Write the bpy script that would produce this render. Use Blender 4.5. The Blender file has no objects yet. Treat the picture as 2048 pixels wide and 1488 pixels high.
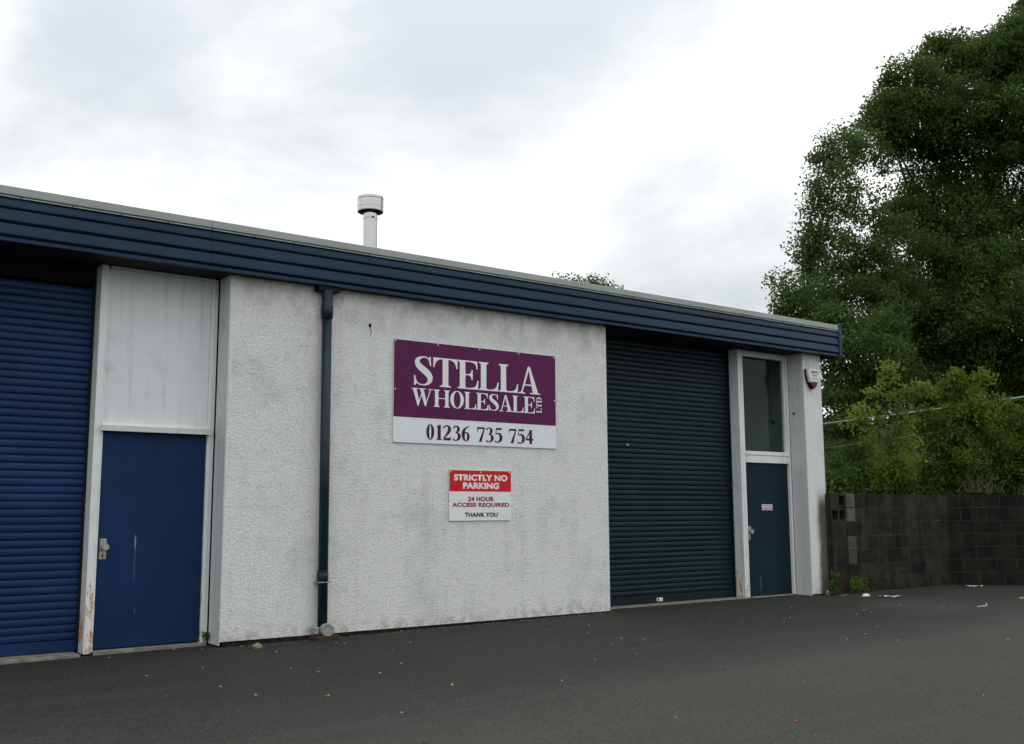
import bpy, bmesh, math, random
import numpy as np
from mathutils import Vector, Matrix
random.seed(7)
rng = np.random.default_rng(11)
scene = bpy.context.scene
C = scene.collection

# ------------------------------------------------------------------ camera
RT = Vector((0.80311, -0.59582, -0.00446)); DN = Vector((0.07687, 0.11103, -0.99084)); FW = Vector((0.59086, 0.79541, 0.13497))
CAM = Vector((0.0, -10.455, 1.31875)); FPX = 2060.0
cam_d = bpy.data.cameras.new('camera'); cam = bpy.data.objects.new('camera', cam_d); C.objects.link(cam)
cam_d.sensor_fit = 'HORIZONTAL'; cam_d.sensor_width = 36.0; cam_d.lens = FPX / 2048 * 36
cam_d.clip_start = 0.1; cam_d.clip_end = 3000
m = Matrix.Identity(4)
for i in range(3):
    m[i][0] = RT[i]; m[i][1] = -DN[i]; m[i][2] = -FW[i]; m[i][3] = CAM[i]
cam.matrix_world = m
scene.camera = cam

def W(px, py, dep):
    return CAM + (RT * ((px - 1024) / FPX) + DN * ((py - 744) / FPX) + FW) * dep

# ------------------------------------------------------------------ world, sun, exposure
SUN_EL, SUN_AZ = math.radians(48), math.radians(35)      # behind the building, slightly right
sdir = Vector((math.sin(SUN_AZ) * math.cos(SUN_EL), math.cos(SUN_AZ) * math.cos(SUN_EL), math.sin(SUN_EL)))
world = bpy.data.worlds.new("World"); scene.world = world; world.use_nodes = True
wn, wl = world.node_tree.nodes, world.node_tree.links
wn.clear()
def WN(t, **k):
    n = wn.new(t)
    for a, b in k.items(): setattr(n, a, b)
    return n
sky = WN('ShaderNodeTexSky', sky_type='NISHITA', sun_disc=False, sun_elevation=SUN_EL, sun_rotation=SUN_AZ)
tc = WN('ShaderNodeTexCoord')
sep = WN('ShaderNodeSeparateXYZ'); wl.new(tc.outputs['Generated'], sep.inputs[0])
def wmath(op, a, b=None, c=None, clamp=False):
    n = WN('ShaderNodeMath', operation=op, use_clamp=clamp)
    for i, v in enumerate((a, b, c)):
        if v is None: continue
        if hasattr(v, 'links'): wl.new(v, n.inputs[i])
        else: n.inputs[i].default_value = v
    return n.outputs[0]
zc = wmath('ADD', wmath('MAXIMUM', sep.outputs[2], 0.0), 0.34)
comb = WN('ShaderNodeCombineXYZ')
wl.new(wmath('DIVIDE', sep.outputs[0], zc), comb.inputs[0]); wl.new(wmath('DIVIDE', sep.outputs[1], zc), comb.inputs[1])
n1 = WN('ShaderNodeTexNoise'); n1.inputs['Scale'].default_value = 1.7; n1.inputs['Detail'].default_value = 8; n1.inputs['Roughness'].default_value = .58
n1.inputs['Distortion'].default_value = .25
mp = WN('ShaderNodeMapping'); mp.inputs['Location'].default_value = (5.4, 2.9, 0.0)
wl.new(comb.outputs[0], mp.inputs[0]); wl.new(mp.outputs[0], n1.inputs['Vector'])
# two grey banks of cloud where the photograph has them, broken up by the noise
def bank(px, py, lo, hi):
    v = (W(px, py, 1) - CAM).normalized()
    d = WN('ShaderNodeVectorMath', operation='DOT_PRODUCT'); wl.new(tc.outputs['Generated'], d.inputs[0]); d.inputs[1].default_value = v
    mr = WN('ShaderNodeMapRange', interpolation_type='SMOOTHSTEP')
    wl.new(d.outputs['Value'], mr.inputs[0]); mr.inputs[1].default_value = math.cos(lo); mr.inputs[2].default_value = math.cos(hi)
    return mr.outputs[0]
b1 = bank(620, -60, .34, .0); b2 = bank(1150, 70, .22, .0); b3 = bank(1410, 520, .17, .0); b4 = bank(120, 230, .16, .0)
lump = wmath('ADD', wmath('ADD', wmath('MULTIPLY', b1, .21), wmath('MULTIPLY', b2, .17)), wmath('ADD', wmath('MULTIPLY', b3, .17), wmath('MULTIPLY', b4, .07)))
fac = wmath('ADD', wmath('MULTIPLY_ADD', n1.outputs['Fac'], .75, .10), lump)
mr = WN('ShaderNodeMapRange', interpolation_type='SMOOTHSTEP'); wl.new(fac, mr.inputs[0]); mr.inputs[1].default_value = .48; mr.inputs[2].default_value = .80
mixc = WN('ShaderNodeMixRGB'); wl.new(mr.outputs[0], mixc.inputs[0])
mixc.inputs[1].default_value = (1.045, 1.055, 1.045, 1); mixc.inputs[2].default_value = (.585, .63, .66, 1)
mixs = WN('ShaderNodeMixRGB'); mixs.inputs[0].default_value = .93
skys = WN('ShaderNodeVectorMath', operation='SCALE'); wl.new(sky.outputs[0], skys.inputs[0]); skys.inputs['Scale'].default_value = .10
# standard overcast distribution: brighter towards the zenith
grad = wmath('ADD', 1.0, wmath('MULTIPLY', wmath('MAXIMUM', sep.outputs[2], 0.0), 1.0))
ov = WN('ShaderNodeVectorMath', operation='SCALE'); wl.new(mixc.outputs[0], ov.inputs[0]); wl.new(grad, ov.inputs['Scale'])
wl.new(skys.outputs[0], mixs.inputs[1]); wl.new(ov.outputs[0], mixs.inputs[2])
bg = WN('ShaderNodeBackground'); bg.inputs['Strength'].default_value = 1.0
out = WN('ShaderNodeOutputWorld'); wl.new(mixs.outputs[0], bg.inputs[0]); wl.new(bg.outputs[0], out.inputs[0])
sun_d = bpy.data.lights.new('sun', 'SUN'); sun_d.energy = .8; sun_d.angle = math.radians(16); sun_d.color = (1, .96, .9)
sun = bpy.data.objects.new('sun', sun_d); C.objects.link(sun)
sun.rotation_euler = (-sdir).to_track_quat('-Z', 'Y').to_euler(); sun.location = (0, 0, 60)
scene.view_settings.view_transform = 'Standard'; scene.view_settings.look = 'None'
scene.view_settings.exposure = -0.14; scene.view_settings.gamma = 1; scene.view_settings.use_curve_mapping = False

# ------------------------------------------------------------------ materials
class NT:
    def __init__(s, name):
        s.m = bpy.data.materials.new(name); s.m.use_nodes = True
        s.t = s.m.node_tree; s.n = s.t.nodes; s.l = s.t.links
        s.b = s.n['Principled BSDF']; s.o = s.n['Material Output']
        s.tc = s.n.new('ShaderNodeTexCoord')
    def pos(s, scale=(1, 1, 1), loc=(0, 0, 0)):
        g = s.n.new('ShaderNodeNewGeometry'); mp = s.n.new('ShaderNodeMapping')
        mp.inputs['Scale'].default_value = scale; mp.inputs['Location'].default_value = loc
        s.l.new(g.outputs['Position'], mp.inputs[0]); return mp.outputs[0]
    def noise(s, scale, detail=4, rough=.55, vec=None, dist=0):
        n = s.n.new('ShaderNodeTexNoise'); n.inputs['Scale'].default_value = scale; n.inputs['Detail'].default_value = detail
        n.inputs['Roughness'].default_value = rough; n.inputs['Distortion'].default_value = dist
        s.l.new(vec or s.pos(), n.inputs['Vector']); return n.outputs['Fac']
    def ramp(s, v, a, b, lo=0, hi=1):
        n = s.n.new('ShaderNodeMapRange'); n.interpolation_type = 'SMOOTHSTEP'
        s.l.new(v, n.inputs[0]); n.inputs[1].default_value = a; n.inputs[2].default_value = b; n.inputs[3].default_value = lo; n.inputs[4].default_value = hi
        return n.outputs[0]
    def math(s, op, a, b=0.0, clamp=False):
        n = s.n.new('ShaderNodeMath'); n.operation = op; n.use_clamp = clamp
        for i, v in enumerate((a, b)):
            if hasattr(v, 'links'): s.l.new(v, n.inputs[i])
            else: n.inputs[i].default_value = v
        return n.outputs[0]
    def mix(s, f, a, b):
        n = s.n.new('ShaderNodeMixRGB')
        for i, v in enumerate((f, a, b)):
            if hasattr(v, 'links'): s.l.new(v, n.inputs[i])
            elif i == 0: n.inputs[0].default_value = v
            else: n.inputs[i].default_value = (*v, 1)
        return n.outputs[0]
    def xyz(s):
        g = s.n.new('ShaderNodeNewGeometry'); x = s.n.new('ShaderNodeSeparateXYZ'); s.l.new(g.outputs['Position'], x.inputs[0]); return x.outputs
    def obj_random(s):
        return s.n.new('ShaderNodeObjectInfo').outputs['Random']
    def color(s, v):
        if hasattr(v, 'links'): s.l.new(v, s.b.inputs['Base Color'])
        else: s.b.inputs['Base Color'].default_value = (*v, 1)
    def rough(s, v):
        if hasattr(v, 'links'): s.l.new(v, s.b.inputs['Roughness'])
        else: s.b.inputs['Roughness'].default_value = v
    def spec(s, v): s.b.inputs['Specular IOR Level'].default_value = v
    def bump(s, h, strength, dist):
        n = s.n.new('ShaderNodeBump'); n.inputs['Strength'].default_value = strength; n.inputs['Distance'].default_value = dist
        s.l.new(h, n.inputs['Height']); s.l.new(n.outputs[0], s.b.inputs['Normal'])

def simple(name, col, rough=.6, var=.12, scale=3.0, metallic=0.0, bump=0.0, spec=.18):
    t = NT(name); f = t.ramp(t.noise(scale, 5), .3, .7)
    a = tuple(c * (1 - var) for c in col); b = tuple(min(1, c * (1 + var)) for c in col)
    t.color(t.mix(f, a, b)); t.rough(rough); t.b.inputs['Metallic'].default_value = metallic; t.spec(spec)
    if bump: t.bump(t.noise(scale * 14, 4), bump, .004)
    return t.m

M = {}
# white painted roughcast render, grey grime, algae at the far bottom corner
t = NT('roughcast')
v = t.pos((1, 1, 1.25))
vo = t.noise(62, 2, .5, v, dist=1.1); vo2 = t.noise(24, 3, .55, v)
h = t.math('ADD', t.math('MULTIPLY', vo, .7), t.math('MULTIPLY', vo2, .35))
g1 = t.ramp(t.noise(1.3, 6, .66), .50, .70, 0, .5)
g2 = t.ramp(t.noise(5.0, 6, .7), .52, .78, 0, .45)
strk = t.ramp(t.noise(1.0, 4, .6, t.pos((7, 7, .55))), .5, .78, 0, .35)
col = t.mix(g1, (.825, .845, .835), (.53, .555, .545))
col = t.mix(g2, col, (.50, .515, .49)); col = t.mix(strk, col, (.55, .56, .53))
pit_shade = t.ramp(vo, .46, .30, 0, .55); col = t.mix(pit_shade, col, (.40, .41, .39))  # pits darkened in colour, standing in for bump shading
speck = t.ramp(t.noise(16, 2, .5), .74, .80, 0, .6); col = t.mix(speck, col, (.14, .13, .11))
x = t.xyz()
base = t.math('MULTIPLY', t.ramp(x[2], .22, .0), t.ramp(t.noise(9, 5, .7), .42, .62)); col = t.mix(t.math('MULTIPLY', base, .55), col, (.33, .28, .21))
top_shade = t.math('MULTIPLY', t.ramp(x[2], 3.15, 3.85), t.ramp(t.noise(2.2, 6, .7, t.pos((1.5, 1, 1))), .40, .62)); col = t.mix(t.math('MULTIPLY', top_shade, .42), col, (.27, .28, .25))  # patchy dark band under the fascia, its shade put into the colour
alg = t.math('MULTIPLY', t.ramp(t.math('ADD', x[0], t.math('MULTIPLY', t.noise(3.5, 5, .7), .14)), 13.85, 14.00), t.ramp(x[2], 1.75, 1.35)); col = t.mix(t.math('MULTIPLY', alg, .93), col, (.07, .07, .055))
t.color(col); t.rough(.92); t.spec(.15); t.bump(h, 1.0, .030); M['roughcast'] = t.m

def paint_wood(name, colr, grime, rust=0.0, chips=.5):
    t = NT(name); x = t.xyz()
    st = t.ramp(t.noise(1.0, 5, .65, t.pos((14, 14, .7))), .50, .72, 0, .55)
    col = t.mix(st, colr, grime)
    pat = t.ramp(t.noise(3.3, 6, .7), .52, .74, 0, .5); col = t.mix(pat, col, tuple(.75 * g + .05 for g in grime))
    ch = t.ramp(t.noise(26, 4, .7, t.pos((1, 1, .45))), .70, .73, 0, chips); col = t.mix(ch, col, (.20, .17, .13))
    if rust:
        low = t.ramp(x[2], 1.35, .0)
        rr = t.ramp(t.math('ADD', t.noise(7, 6, .72, t.pos((2.2, 2.2, .55))), t.math('MULTIPLY', low, .20)), .69, .735, 0, rust)
        rr = t.math('MULTIPLY', rr, t.ramp(x[2], 1.4, 1.1))
        col = t.mix(rr, col, t.mix(t.ramp(t.noise(30, 4), .4, .6), (.42, .19, .06), (.55, .42, .28)))
    if rust:      # ochre run marks below the cracks
        run_ = t.ramp(t.noise(1.0, 4, .65, t.pos((24, 24, 1.1), (2, 5, 0))), .54, .66, 0, .6)
        run_ = t.math('MULTIPLY', run_, t.math('MULTIPLY', t.ramp(x[2], 1.5, .7), t.ramp(t.noise(2.2, 3), .35, .6))); col = t.mix(run_, col, (.40, .33, .18))
    t.color(col); t.rough(.6); t.spec(.3); t.bump(t.noise(40, 4, .6, t.pos((1, 1, .2))), .35, .004); return t.m
M['white_wood'] = paint_wood('white_wood', (.68, .71, .715), (.45, .47, .46), rust=.95, chips=.6)
M['panel_white'] = paint_wood('panel_white', (.64, .68, .695), (.47, .505, .515), chips=.55)
M['reveal_grey'] = paint_wood('reveal_grey', (.57, .595, .60), (.38, .40, .39), chips=.25)
M['cracked_white'] = paint_wood('cracked_white', (.70, .72, .70), (.42, .42, .38), chips=.95)

def door_mat(name, c):
    t = NT(name); a = t.ramp(t.noise(1.6, 5, .6), .35, .7); col = t.mix(a, tuple(q * .88 for q in c), tuple(q * 1.12 for q in c))
    sp = t.ramp(t.noise(22, 3, .6), .76, .80, 0, .3); col = t.mix(sp, col, tuple(q * 3 + .05 for q in c))
    t.color(col); t.rough(t.ramp(t.noise(2.5, 4), .3, .7, .42, .6)); t.spec(.13); t.bump(t.noise(60, 3), .12, .002); return t, col
t, col = door_mat('blue_door', (.0060, .0245, .078))
x = t.xyz()
def streak(t, col, x, cx, z0, z1, w, amt, c=(.45, .5, .55)):
    dx = t.math('ABSOLUTE', t.math('SUBTRACT', x[0], t.math('ADD', cx, t.math('MULTIPLY', t.noise(9, 3), .012))))
    f = t.math('MULTIPLY', t.ramp(dx, w, 0), t.math('MULTIPLY', t.ramp(x[2], z0, z0 + .10), t.ramp(x[2], z1, z1 - .05)))
    return t.mix(t.math('MULTIPLY', f, amt), col, c)
col = streak(t, col, x, 3.235, .93, 1.12, .011, .5); col = streak(t, col, x, 3.235, .62, .98, .009, .10); col = streak(t, col, x, 3.255, .31, .39, .007, .7)
t.color(col); M['blue_door'] = t.m
t, col = door_mat('green_door', (.0042, .0185, .0275))
x = t.xyz(); ns = t.noise(17, 5, .7)
sc = t.math('MULTIPLY', t.ramp(x[2], 1.42, 1.47), t.ramp(x[2], 1.70, 1.6)); sc = t.math('MULTIPLY', sc, t.math('MULTIPLY', t.ramp(x[0], 12.84, 12.9), t.ramp(x[0], 13.2, 13.12)))
col = t.mix(t.math('MULTIPLY', sc, t.ramp(ns, .55, .66, 0, .6)), col, (.12, .15, .16))
col = streak(t, col, x, 12.82, .05, .34, .010, .55, (.2, .25, .27)); t.color(col); M['green_door'] = t.m

def slat_mat(name, c):
    t = NT(name); r = t.ramp(t.obj_random(), 0, 1, .90, 1.1)
    a = t.ramp(t.noise(1.3, 5, .6, t.pos((.6, 1, 1))), .3, .72)
    col = t.mix(a, tuple(q * .85 for q in c), tuple(q * 1.15 + .002 for q in c))
    d = t.ramp(t.noise(1, 4, .6, t.pos((5, 5, .8))), .55, .8, 0, .22); col = t.mix(d, col, tuple(q * .7 + .03 for q in c))
    sp = t.ramp(t.noise(19, 2), .785, .80, 0, .6); col = t.mix(sp, col, (.25, .27, .27))
    t.color(col); t.rough(.42); t.spec(.17); return t.m
M['blue_slat'] = slat_mat('blue_slat', (.0055, .0260, .088)); M['green_slat'] = slat_mat('green_slat', (.0036, .0150, .0190))
M['fascia_blue'] = simple('fascia_blue', (.0078, .0260, .058), .40, .14, 1.7, spec=.2)
M['flashing'] = simple('flashing', (.27, .295, .285), .55, .10, 1.2)
M['dark_metal'] = simple('dark_metal', (.008, .009, .010), .6)
M['soffit'] = simple('soffit', (.016, .015, .014), .8, .3, 3)
M['roof'] = simple('roof', (.20, .205, .20), .7)
M['pipe'] = simple('pipe', (.007, .022, .030), .42, .25, 4, spec=.25)
M['clay'] = simple('clay', (.27, .275, .27), .85, .2, 25, bump=.4)
M['brown_shoe'] = simple('brown_shoe', (.045, .030, .022), .8, .4, 30, bump=.5)
M['plinth'] = simple('plinth', (.016, .015, .013), .9, .4, 12, bump=.5)
M['concrete'] = simple('concrete', (.19, .185, .16), .9, .25, 9, bump=.5)
M['aluminium'] = simple('aluminium', (.33, .33, .30), .5, .2, 40, metallic=.5)
M['screw'] = simple('screw', (.75, .76, .74), .4, .05)
M['void'] = simple('void', (.006, .006, .006), .9)
M['interior'] = simple('interior', (.36, .43, .39), .9, .1, 1.5)
M['purple'] = simple('purple', (.090, .0085, .068), .35, .05, 2, spec=.16)
M['sign_white'] = simple('sign_white', (.70, .74, .76), .35, .03, 2)
M['letter_white'] = simple('letter_white', (.72, .74, .76), .4, .02)
M['letter_purple'] = simple('letter_purple', (.06, .006, .045), .4, .02)
M['sign_red'] = simple('sign_red', (.55, .012, .018), .35, .05)
M['letter_red'] = simple('letter_red', (.26, .010, .018), .4, .02)
M['letter_black'] = simple('letter_black', (.012, .014, .018), .4, .02)
M['lens_red'] = simple('lens_red', (.07, .008, .008), .25, .1)
M['plastic_white'] = simple('plastic_white', (.62, .66, .68), .4, .05)
M['rail'] = simple('rail', (.22, .34, .29), .5, .2, 3)
M['cowl_inside'] = simple('cowl_inside', (.10, .11, .11), .4, .2, 20, metallic=.6)
t = NT('steel'); t.color((.47, .47, .46)); t.b.inputs['Metallic'].default_value = 1; t.rough(t.ramp(t.noise(5, 3), .3, .7, .04, .12)); M['steel'] = t.m
t = NT('glass')
tr = t.n.new('ShaderNodeBsdfTransparent'); tr.inputs[0].default_value = (.70, .76, .73, 1)
gl = t.n.new('ShaderNodeBsdfGlossy'); gl.inputs['Roughness'].default_value = .05
df = t.n.new('ShaderNodeBsdfDiffuse'); df.inputs[0].default_value = (.16, .19, .175, 1)
lw = t.n.new('ShaderNodeFresnel'); lw.inputs[0].default_value = 1.42
m1 = t.n.new('ShaderNodeMixShader'); t.l.new(t.math('MULTIPLY', lw.outputs[0], .05), m1.inputs[0]); t.l.new(tr.outputs[0], m1.inputs[1]); t.l.new(gl.outputs[0], m1.inputs[2])
m2 = t.n.new('ShaderNodeMixShader'); t.l.new(t.ramp(t.noise(1.6, 4), .35, .75, .015, .06), m2.inputs[0]); t.l.new(m1.outputs[0], m2.inputs[1]); t.l.new(df.outputs[0], m2.inputs[2])
t.l.new(m2.outputs[0], t.o.inputs[0]); M['glass'] = t.m

# asphalt: aggregate speckle, old repair seam, faint tyre polishing
t = NT('asphalt'); x = t.xyz()
fine = t.noise(95, 4, .8); mid = t.noise(11, 5, .6); big = t.noise(.55, 4, .55); st = t.noise(1.0, 5, .6, t.pos((.35, 2.2, 1), (3, 1, 0)))
col = t.mix(t.ramp(fine, .36, .66), (.0105, .0118, .0102), (.0365, .0392, .0340))
col = t.mix(t.ramp(mid, .35, .7, 0, .5), col, (.031, .032, .0295))
col = t.mix(t.ramp(big, .40, .62, 0, .55), col, (.018, .019, .018)); col = t.mix(t.ramp(st, .45, .72, 0, .35), col, (.042, .0445, .039))
seam = t.math('SUBTRACT', t.math('ADD', x[1], t.math('MULTIPLY', t.noise(.8, 4, .6), .55)), t.math('ADD', t.math('MULTIPLY', x[0], .078), -4.48))
col = t.mix(t.math('MULTIPLY', t.ramp(seam, .5, -.45), .34), col, (.058, .060, .052))
col = t.mix(t.math('MULTIPLY', t.math('MULTIPLY', t.ramp(seam, -.1, .02), t.ramp(seam, .16, .04)), .16), col, (.014, .014, .014))
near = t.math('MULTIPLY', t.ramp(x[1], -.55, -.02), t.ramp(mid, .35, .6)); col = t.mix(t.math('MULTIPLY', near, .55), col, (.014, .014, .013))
gr = t.noise(44, 3, .75); col = t.mix(t.ramp(gr, .50, .66, 0, .55), col, (.062, .065, .056)); col = t.mix(t.ramp(gr, .47, .34, 0, .6), col, (.010, .0108, .0100))
pale = t.ramp(t.noise(58, 1, .5), .745, .79, 0, .8); col = t.mix(pale, col, (.22, .21, .19))
dk = t.ramp(t.noise(43, 2, .5), .26, .20, 0, .7); col = t.mix(dk, col, (.008, .008, .008))
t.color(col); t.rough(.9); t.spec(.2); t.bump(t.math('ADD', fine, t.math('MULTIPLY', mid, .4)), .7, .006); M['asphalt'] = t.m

def block_mat(name, a, b, c):
    t = NT(name); r = t.obj_random()
    n = t.ramp(t.noise(2.3, 6, .7), .40, .62); col = t.mix(n, a, b)
    s = t.ramp(t.noise(1, 5, .7, t.pos((9, 9, .9))), .52, .74, 0, .55); col = t.mix(s, col, c)
    col = t.mix(t.ramp(r, 0, 1, 0, .09), col, tuple(q * .5 for q in a))
    sp = t.ramp(t.noise(38, 4, .7), .66, .74, 0, .55); col = t.mix(sp, col, (.16, .155, .13))
    t.color(col); t.rough(.95); t.spec(.15); t.bump(t.noise(55, 4, .7), .8, .008); return t.m
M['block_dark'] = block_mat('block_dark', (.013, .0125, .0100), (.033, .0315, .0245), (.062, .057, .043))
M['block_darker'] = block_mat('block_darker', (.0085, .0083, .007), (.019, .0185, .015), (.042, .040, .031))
M['block_pale'] = block_mat('block_pale', (.055, .055, .043), (.115, .112, .088), (.17, .165, .14))
t = NT('mortar'); t.color(t.mix(t.ramp(t.noise(1.4, 5, .7, t.pos((1, 1, 3))), .57, .70), (.020, .020, .018), (.13, .13, .118))); t.rough(.95); M['mortar'] = t.m
t = NT('bank_soil'); t.color(t.mix(t.ramp(t.noise(3, 5), .35, .65), (.012, .014, .007), (.030, .038, .014))); t.rough(1); M['bank_soil'] = t.m
M['bark'] = simple('bark', (.045, .038, .028), .95, .35, 8, bump=.8)
M['twig'] = simple('twig', (.14, .115, .08), .9, .3, 8)
M['paper'] = simple('paper', (.74, .77, .77), .7, .12, 30)
M['stone'] = simple('stone', (.24, .20, .13), .9, .3, 30, bump=.4)
M['grit'] = simple('grit', (.33, .325, .30), .9, .25, 30)
M['wall_grit'] = simple('wall_grit', (.16, .14, .11), .95, .6, 60)
M['dead_leaf'] = simple('dead_leaf', (.17, .060, .022), .8, .4, 40)
M['pale_leaf'] = simple('pale_leaf', (.34, .27, .17), .8, .3, 40)

def leaf_mat(name, dark, light, tr=.32, hi=None):
    t = NT(name); a = t.n.new('ShaderNodeAttribute'); a.attribute_name = 'tint'
    col = t.mix(a.outputs['Fac'], dark, light)
    cl = t.ramp(t.noise(.8, 3, .6), .42, .62, 0, .55); col = t.mix(cl, col, tuple(.55 * q for q in dark))
    t.color(col); t.rough(.55); t.spec(.08)
    ts = t.n.new('ShaderNodeBsdfTranslucent'); t.l.new(t.mix(.5, col, tuple(min(1, q * 1.6) for q in light)), ts.inputs[0])
    mx = t.n.new('ShaderNodeMixShader'); mx.inputs[0].default_value = tr
    t.l.new(t.b.outputs[0], mx.inputs[1]); t.l.new(ts.outputs[0], mx.inputs[2]); t.l.new(mx.outputs[0], t.o.inputs[0]); return t.m
M['leaf_tree'] = leaf_mat('leaf_tree', (.026, .054, .012), (.105, .165, .036))
M['leaf_tree_b'] = leaf_mat('leaf_tree_b', (.032, .064, .017), (.11, .165, .044))
M['leaf_bush'] = leaf_mat('leaf_bush', (.055, .105, .016), (.165, .235, .040), .38)
M['leaf_sapling'] = leaf_mat('leaf_sapling', (.09, .14, .025), (.22, .27, .06), .4)
M['leaf_bramble'] = leaf_mat('leaf_bramble', (.038, .080, .015), (.12, .19, .038), .32)

# ------------------------------------------------------------------ helpers
def link(o, parent=None, loc=None):
    C.objects.link(o)
    if parent: o.parent = parent
    if loc: o.location = loc
    return o
def thing(name, label, cat, loc=(0, 0, 0), group=None):
    o = bpy.data.objects.new(name, None); o.empty_display_size = .2; link(o); o.location = loc
    o['label'] = label; o['category'] = cat
    if group: o['group'] = group
    return o
def tag(o, label, cat, group=None, kind=None):
    o['label'] = label; o['category'] = cat
    if group: o['group'] = group
    if kind: o['kind'] = kind
    return o
def local(parent):
    """offset of a parent's origin (all parents are unrotated)"""
    v = Vector((0, 0, 0)); p = parent
    while p: v += p.location; p = p.parent
    return v
def emit(name, bm, mat, parent=None, smooth=False, origin=None):
    """bm in world coordinates -> object whose mesh is local to the parent"""
    me = bpy.data.meshes.new(name); off = local(parent) if parent else Vector((0, 0, 0))
    org = Vector(origin) if origin else off
    bmesh.ops.translate(bm, verts=bm.verts, vec=-org)
    bmesh.ops.recalc_face_normals(bm, faces=bm.faces)
    bm.to_mesh(me); bm.free()
    for mm in (mat if isinstance(mat, list) else [mat]): me.materials.append(mm)
    if smooth:
        for p in me.polygons: p.use_smooth = True
    o = bpy.data.objects.new(name, me); link(o, parent); o.location = org - off
    return o
def box(bm, x0, x1, y0, y1, z0, z1, bev=0.0, mi=0):
    r = bmesh.ops.create_cube(bm, size=1)
    vs = r['verts']
    bmesh.ops.scale(bm, vec=(x1 - x0, y1 - y0, z1 - z0), verts=vs)
    bmesh.ops.translate(bm, vec=((x0 + x1) / 2, (y0 + y1) / 2, (z0 + z1) / 2), verts=vs)
    fs = list({f for v in vs for f in v.link_faces})
    if bev:
        es = list({e for v in vs for e in v.link_edges})
        r2 = bmesh.ops.bevel(bm, geom=es, offset=bev, segments=1, affect='EDGES')
        fs = [f for f in r2['faces']] + [f for f in fs if f.is_valid]
    for f in fs:
        if f.is_valid: f.material_index = mi
def boxo(name, x0, x1, y0, y1, z0, z1, mat, parent=None, bev=.003):
    bm = bmesh.new(); box(bm, x0, x1, y0, y1, z0, z1, bev); return emit(name, bm, mat, parent)
def tube(bm, pts, rad, seg=8, cap=True):
    pts = [Vector(p) for p in pts]
    if not hasattr(rad, '__len__'): rad = [rad] * len(pts)
    rings = []
    for i, p in enumerate(pts):
        d = (pts[min(i + 1, len(pts) - 1)] - pts[max(i - 1, 0)]).normalized()
        a = d.orthogonal().normalized() if i == 0 else (rings_a - d * rings_a.dot(d)).normalized()
        rings_a = a; b = d.cross(a)
        rings.append([bm.verts.new(p + (a * math.cos(k / seg * math.tau) + b * math.sin(k / seg * math.tau)) * rad[i]) for k in range(seg)])
    for r0, r1 in zip(rings, rings[1:]):
        for k in range(seg): bm.faces.new((r0[k], r0[(k + 1) % seg], r1[(k + 1) % seg], r1[k]))
    if cap:
        bm.faces.new(rings[0][::-1]); bm.faces.new(rings[-1])
def lathe(bm, c, prof, seg=32, axis='Z'):
    rings = []
    for r, h in prof:
        rings.append([bm.verts.new(Vector(c) + (Vector((r * math.cos(k / seg * math.tau), r * math.sin(k / seg * math.tau), h)) if axis == 'Z'
                     else Vector((r * math.cos(k / seg * math.tau), h, r * math.sin(k / seg * math.tau))))) for k in range(seg)])
    for r0, r1 in zip(rings, rings[1:]):
        for k in range(seg): bm.faces.new((r0[k], r0[(k + 1) % seg], r1[(k + 1) % seg], r1[k]))
    return rings
def prism(bm, poly, y0, y1):
    """poly = list of (x, z), extruded from y0 to y1"""
    a = [bm.verts.new((x, y0, z)) for x, z in poly]; b = [bm.verts.new((x, y1, z)) for x, z in poly]
    bm.faces.new(a); bm.faces.new(b[::-1]); n = len(poly)
    for i in range(n): bm.faces.new((a[i], b[i], b[(i + 1) % n], a[(i + 1) % n]))
def copy(o, loc, parent=None):
    c = o.copy(); C.objects.link(c)
    if parent: c.parent = parent
    c.location = loc; return c

# ------------------------------------------------------------------ ground
def gz(x): return .008 * (x - 9) if x < 9 else 0.0
bm = bmesh.new()
xs = [-300, -60, -12, -4, 0, 3, 6, 9, 14, 40, 90, 400]; ys = [-300, -60, -20, -8, -3, 0, 6, 30, 120, 500]
g = [[bm.verts.new((x, y, max(gz(x), -.2))) for x in xs] for y in ys]
for j in range(len(ys) - 1):
    for i in range(len(xs) - 1): bm.faces.new((g[j][i], g[j][i + 1], g[j + 1][i + 1], g[j + 1][i]))
o = emit('asphalt_yard', bm, M['asphalt']); o['kind'] = 'structure'; o['label'] = 'dark worn asphalt yard in front of the industrial units'

# grassy bank behind the block wall
path = [Vector((14.10, .12, 0)), Vector((15.5, .12, 0)), Vector((17.60, .12, 0)), Vector((19.0, -1.6, 0)), Vector((22, -4.6, 0)), Vector((30, -12.6, 0)), Vector((60, -42, 0))]
nrm = [Vector((0, 1, 0)), Vector((0, 1, 0)), Vector((.38, .92, 0)), Vector((.71, .71, 0)), Vector((.71, .71, 0)), Vector((.71, .71, 0)), Vector((.71, .71, 0))]
ts = [.06, .5, 1.2, 2.2, 3.5, 5, 7, 10, 15, 25, 45, 90, 250]
hs = [1.25, 1.38, 1.6, 1.85, 2.15, 2.5, 2.9, 3.3, 3.8, 4.3, 5, 5.5, 6]
def bank_h(tt): return float(np.interp(tt, ts, hs))
bm = bmesh.new(); g = []
for p, n in zip(path, nrm):
    g.append([bm.verts.new((*(p + n * tt).xy, hh + random.uniform(-.08, .08) * (tt > .1))) for tt, hh in zip(ts, hs)])
for a, b in zip(g, g[1:]):
    for i in range(len(ts) - 1): bm.faces.new((a[i], a[i + 1], b[i + 1], b[i]))
o = emit('earth_bank', bm, M['bank_soil'], smooth=True); o['kind'] = 'structure'; o['label'] = 'overgrown earth bank rising behind the concrete block wall'

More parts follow.
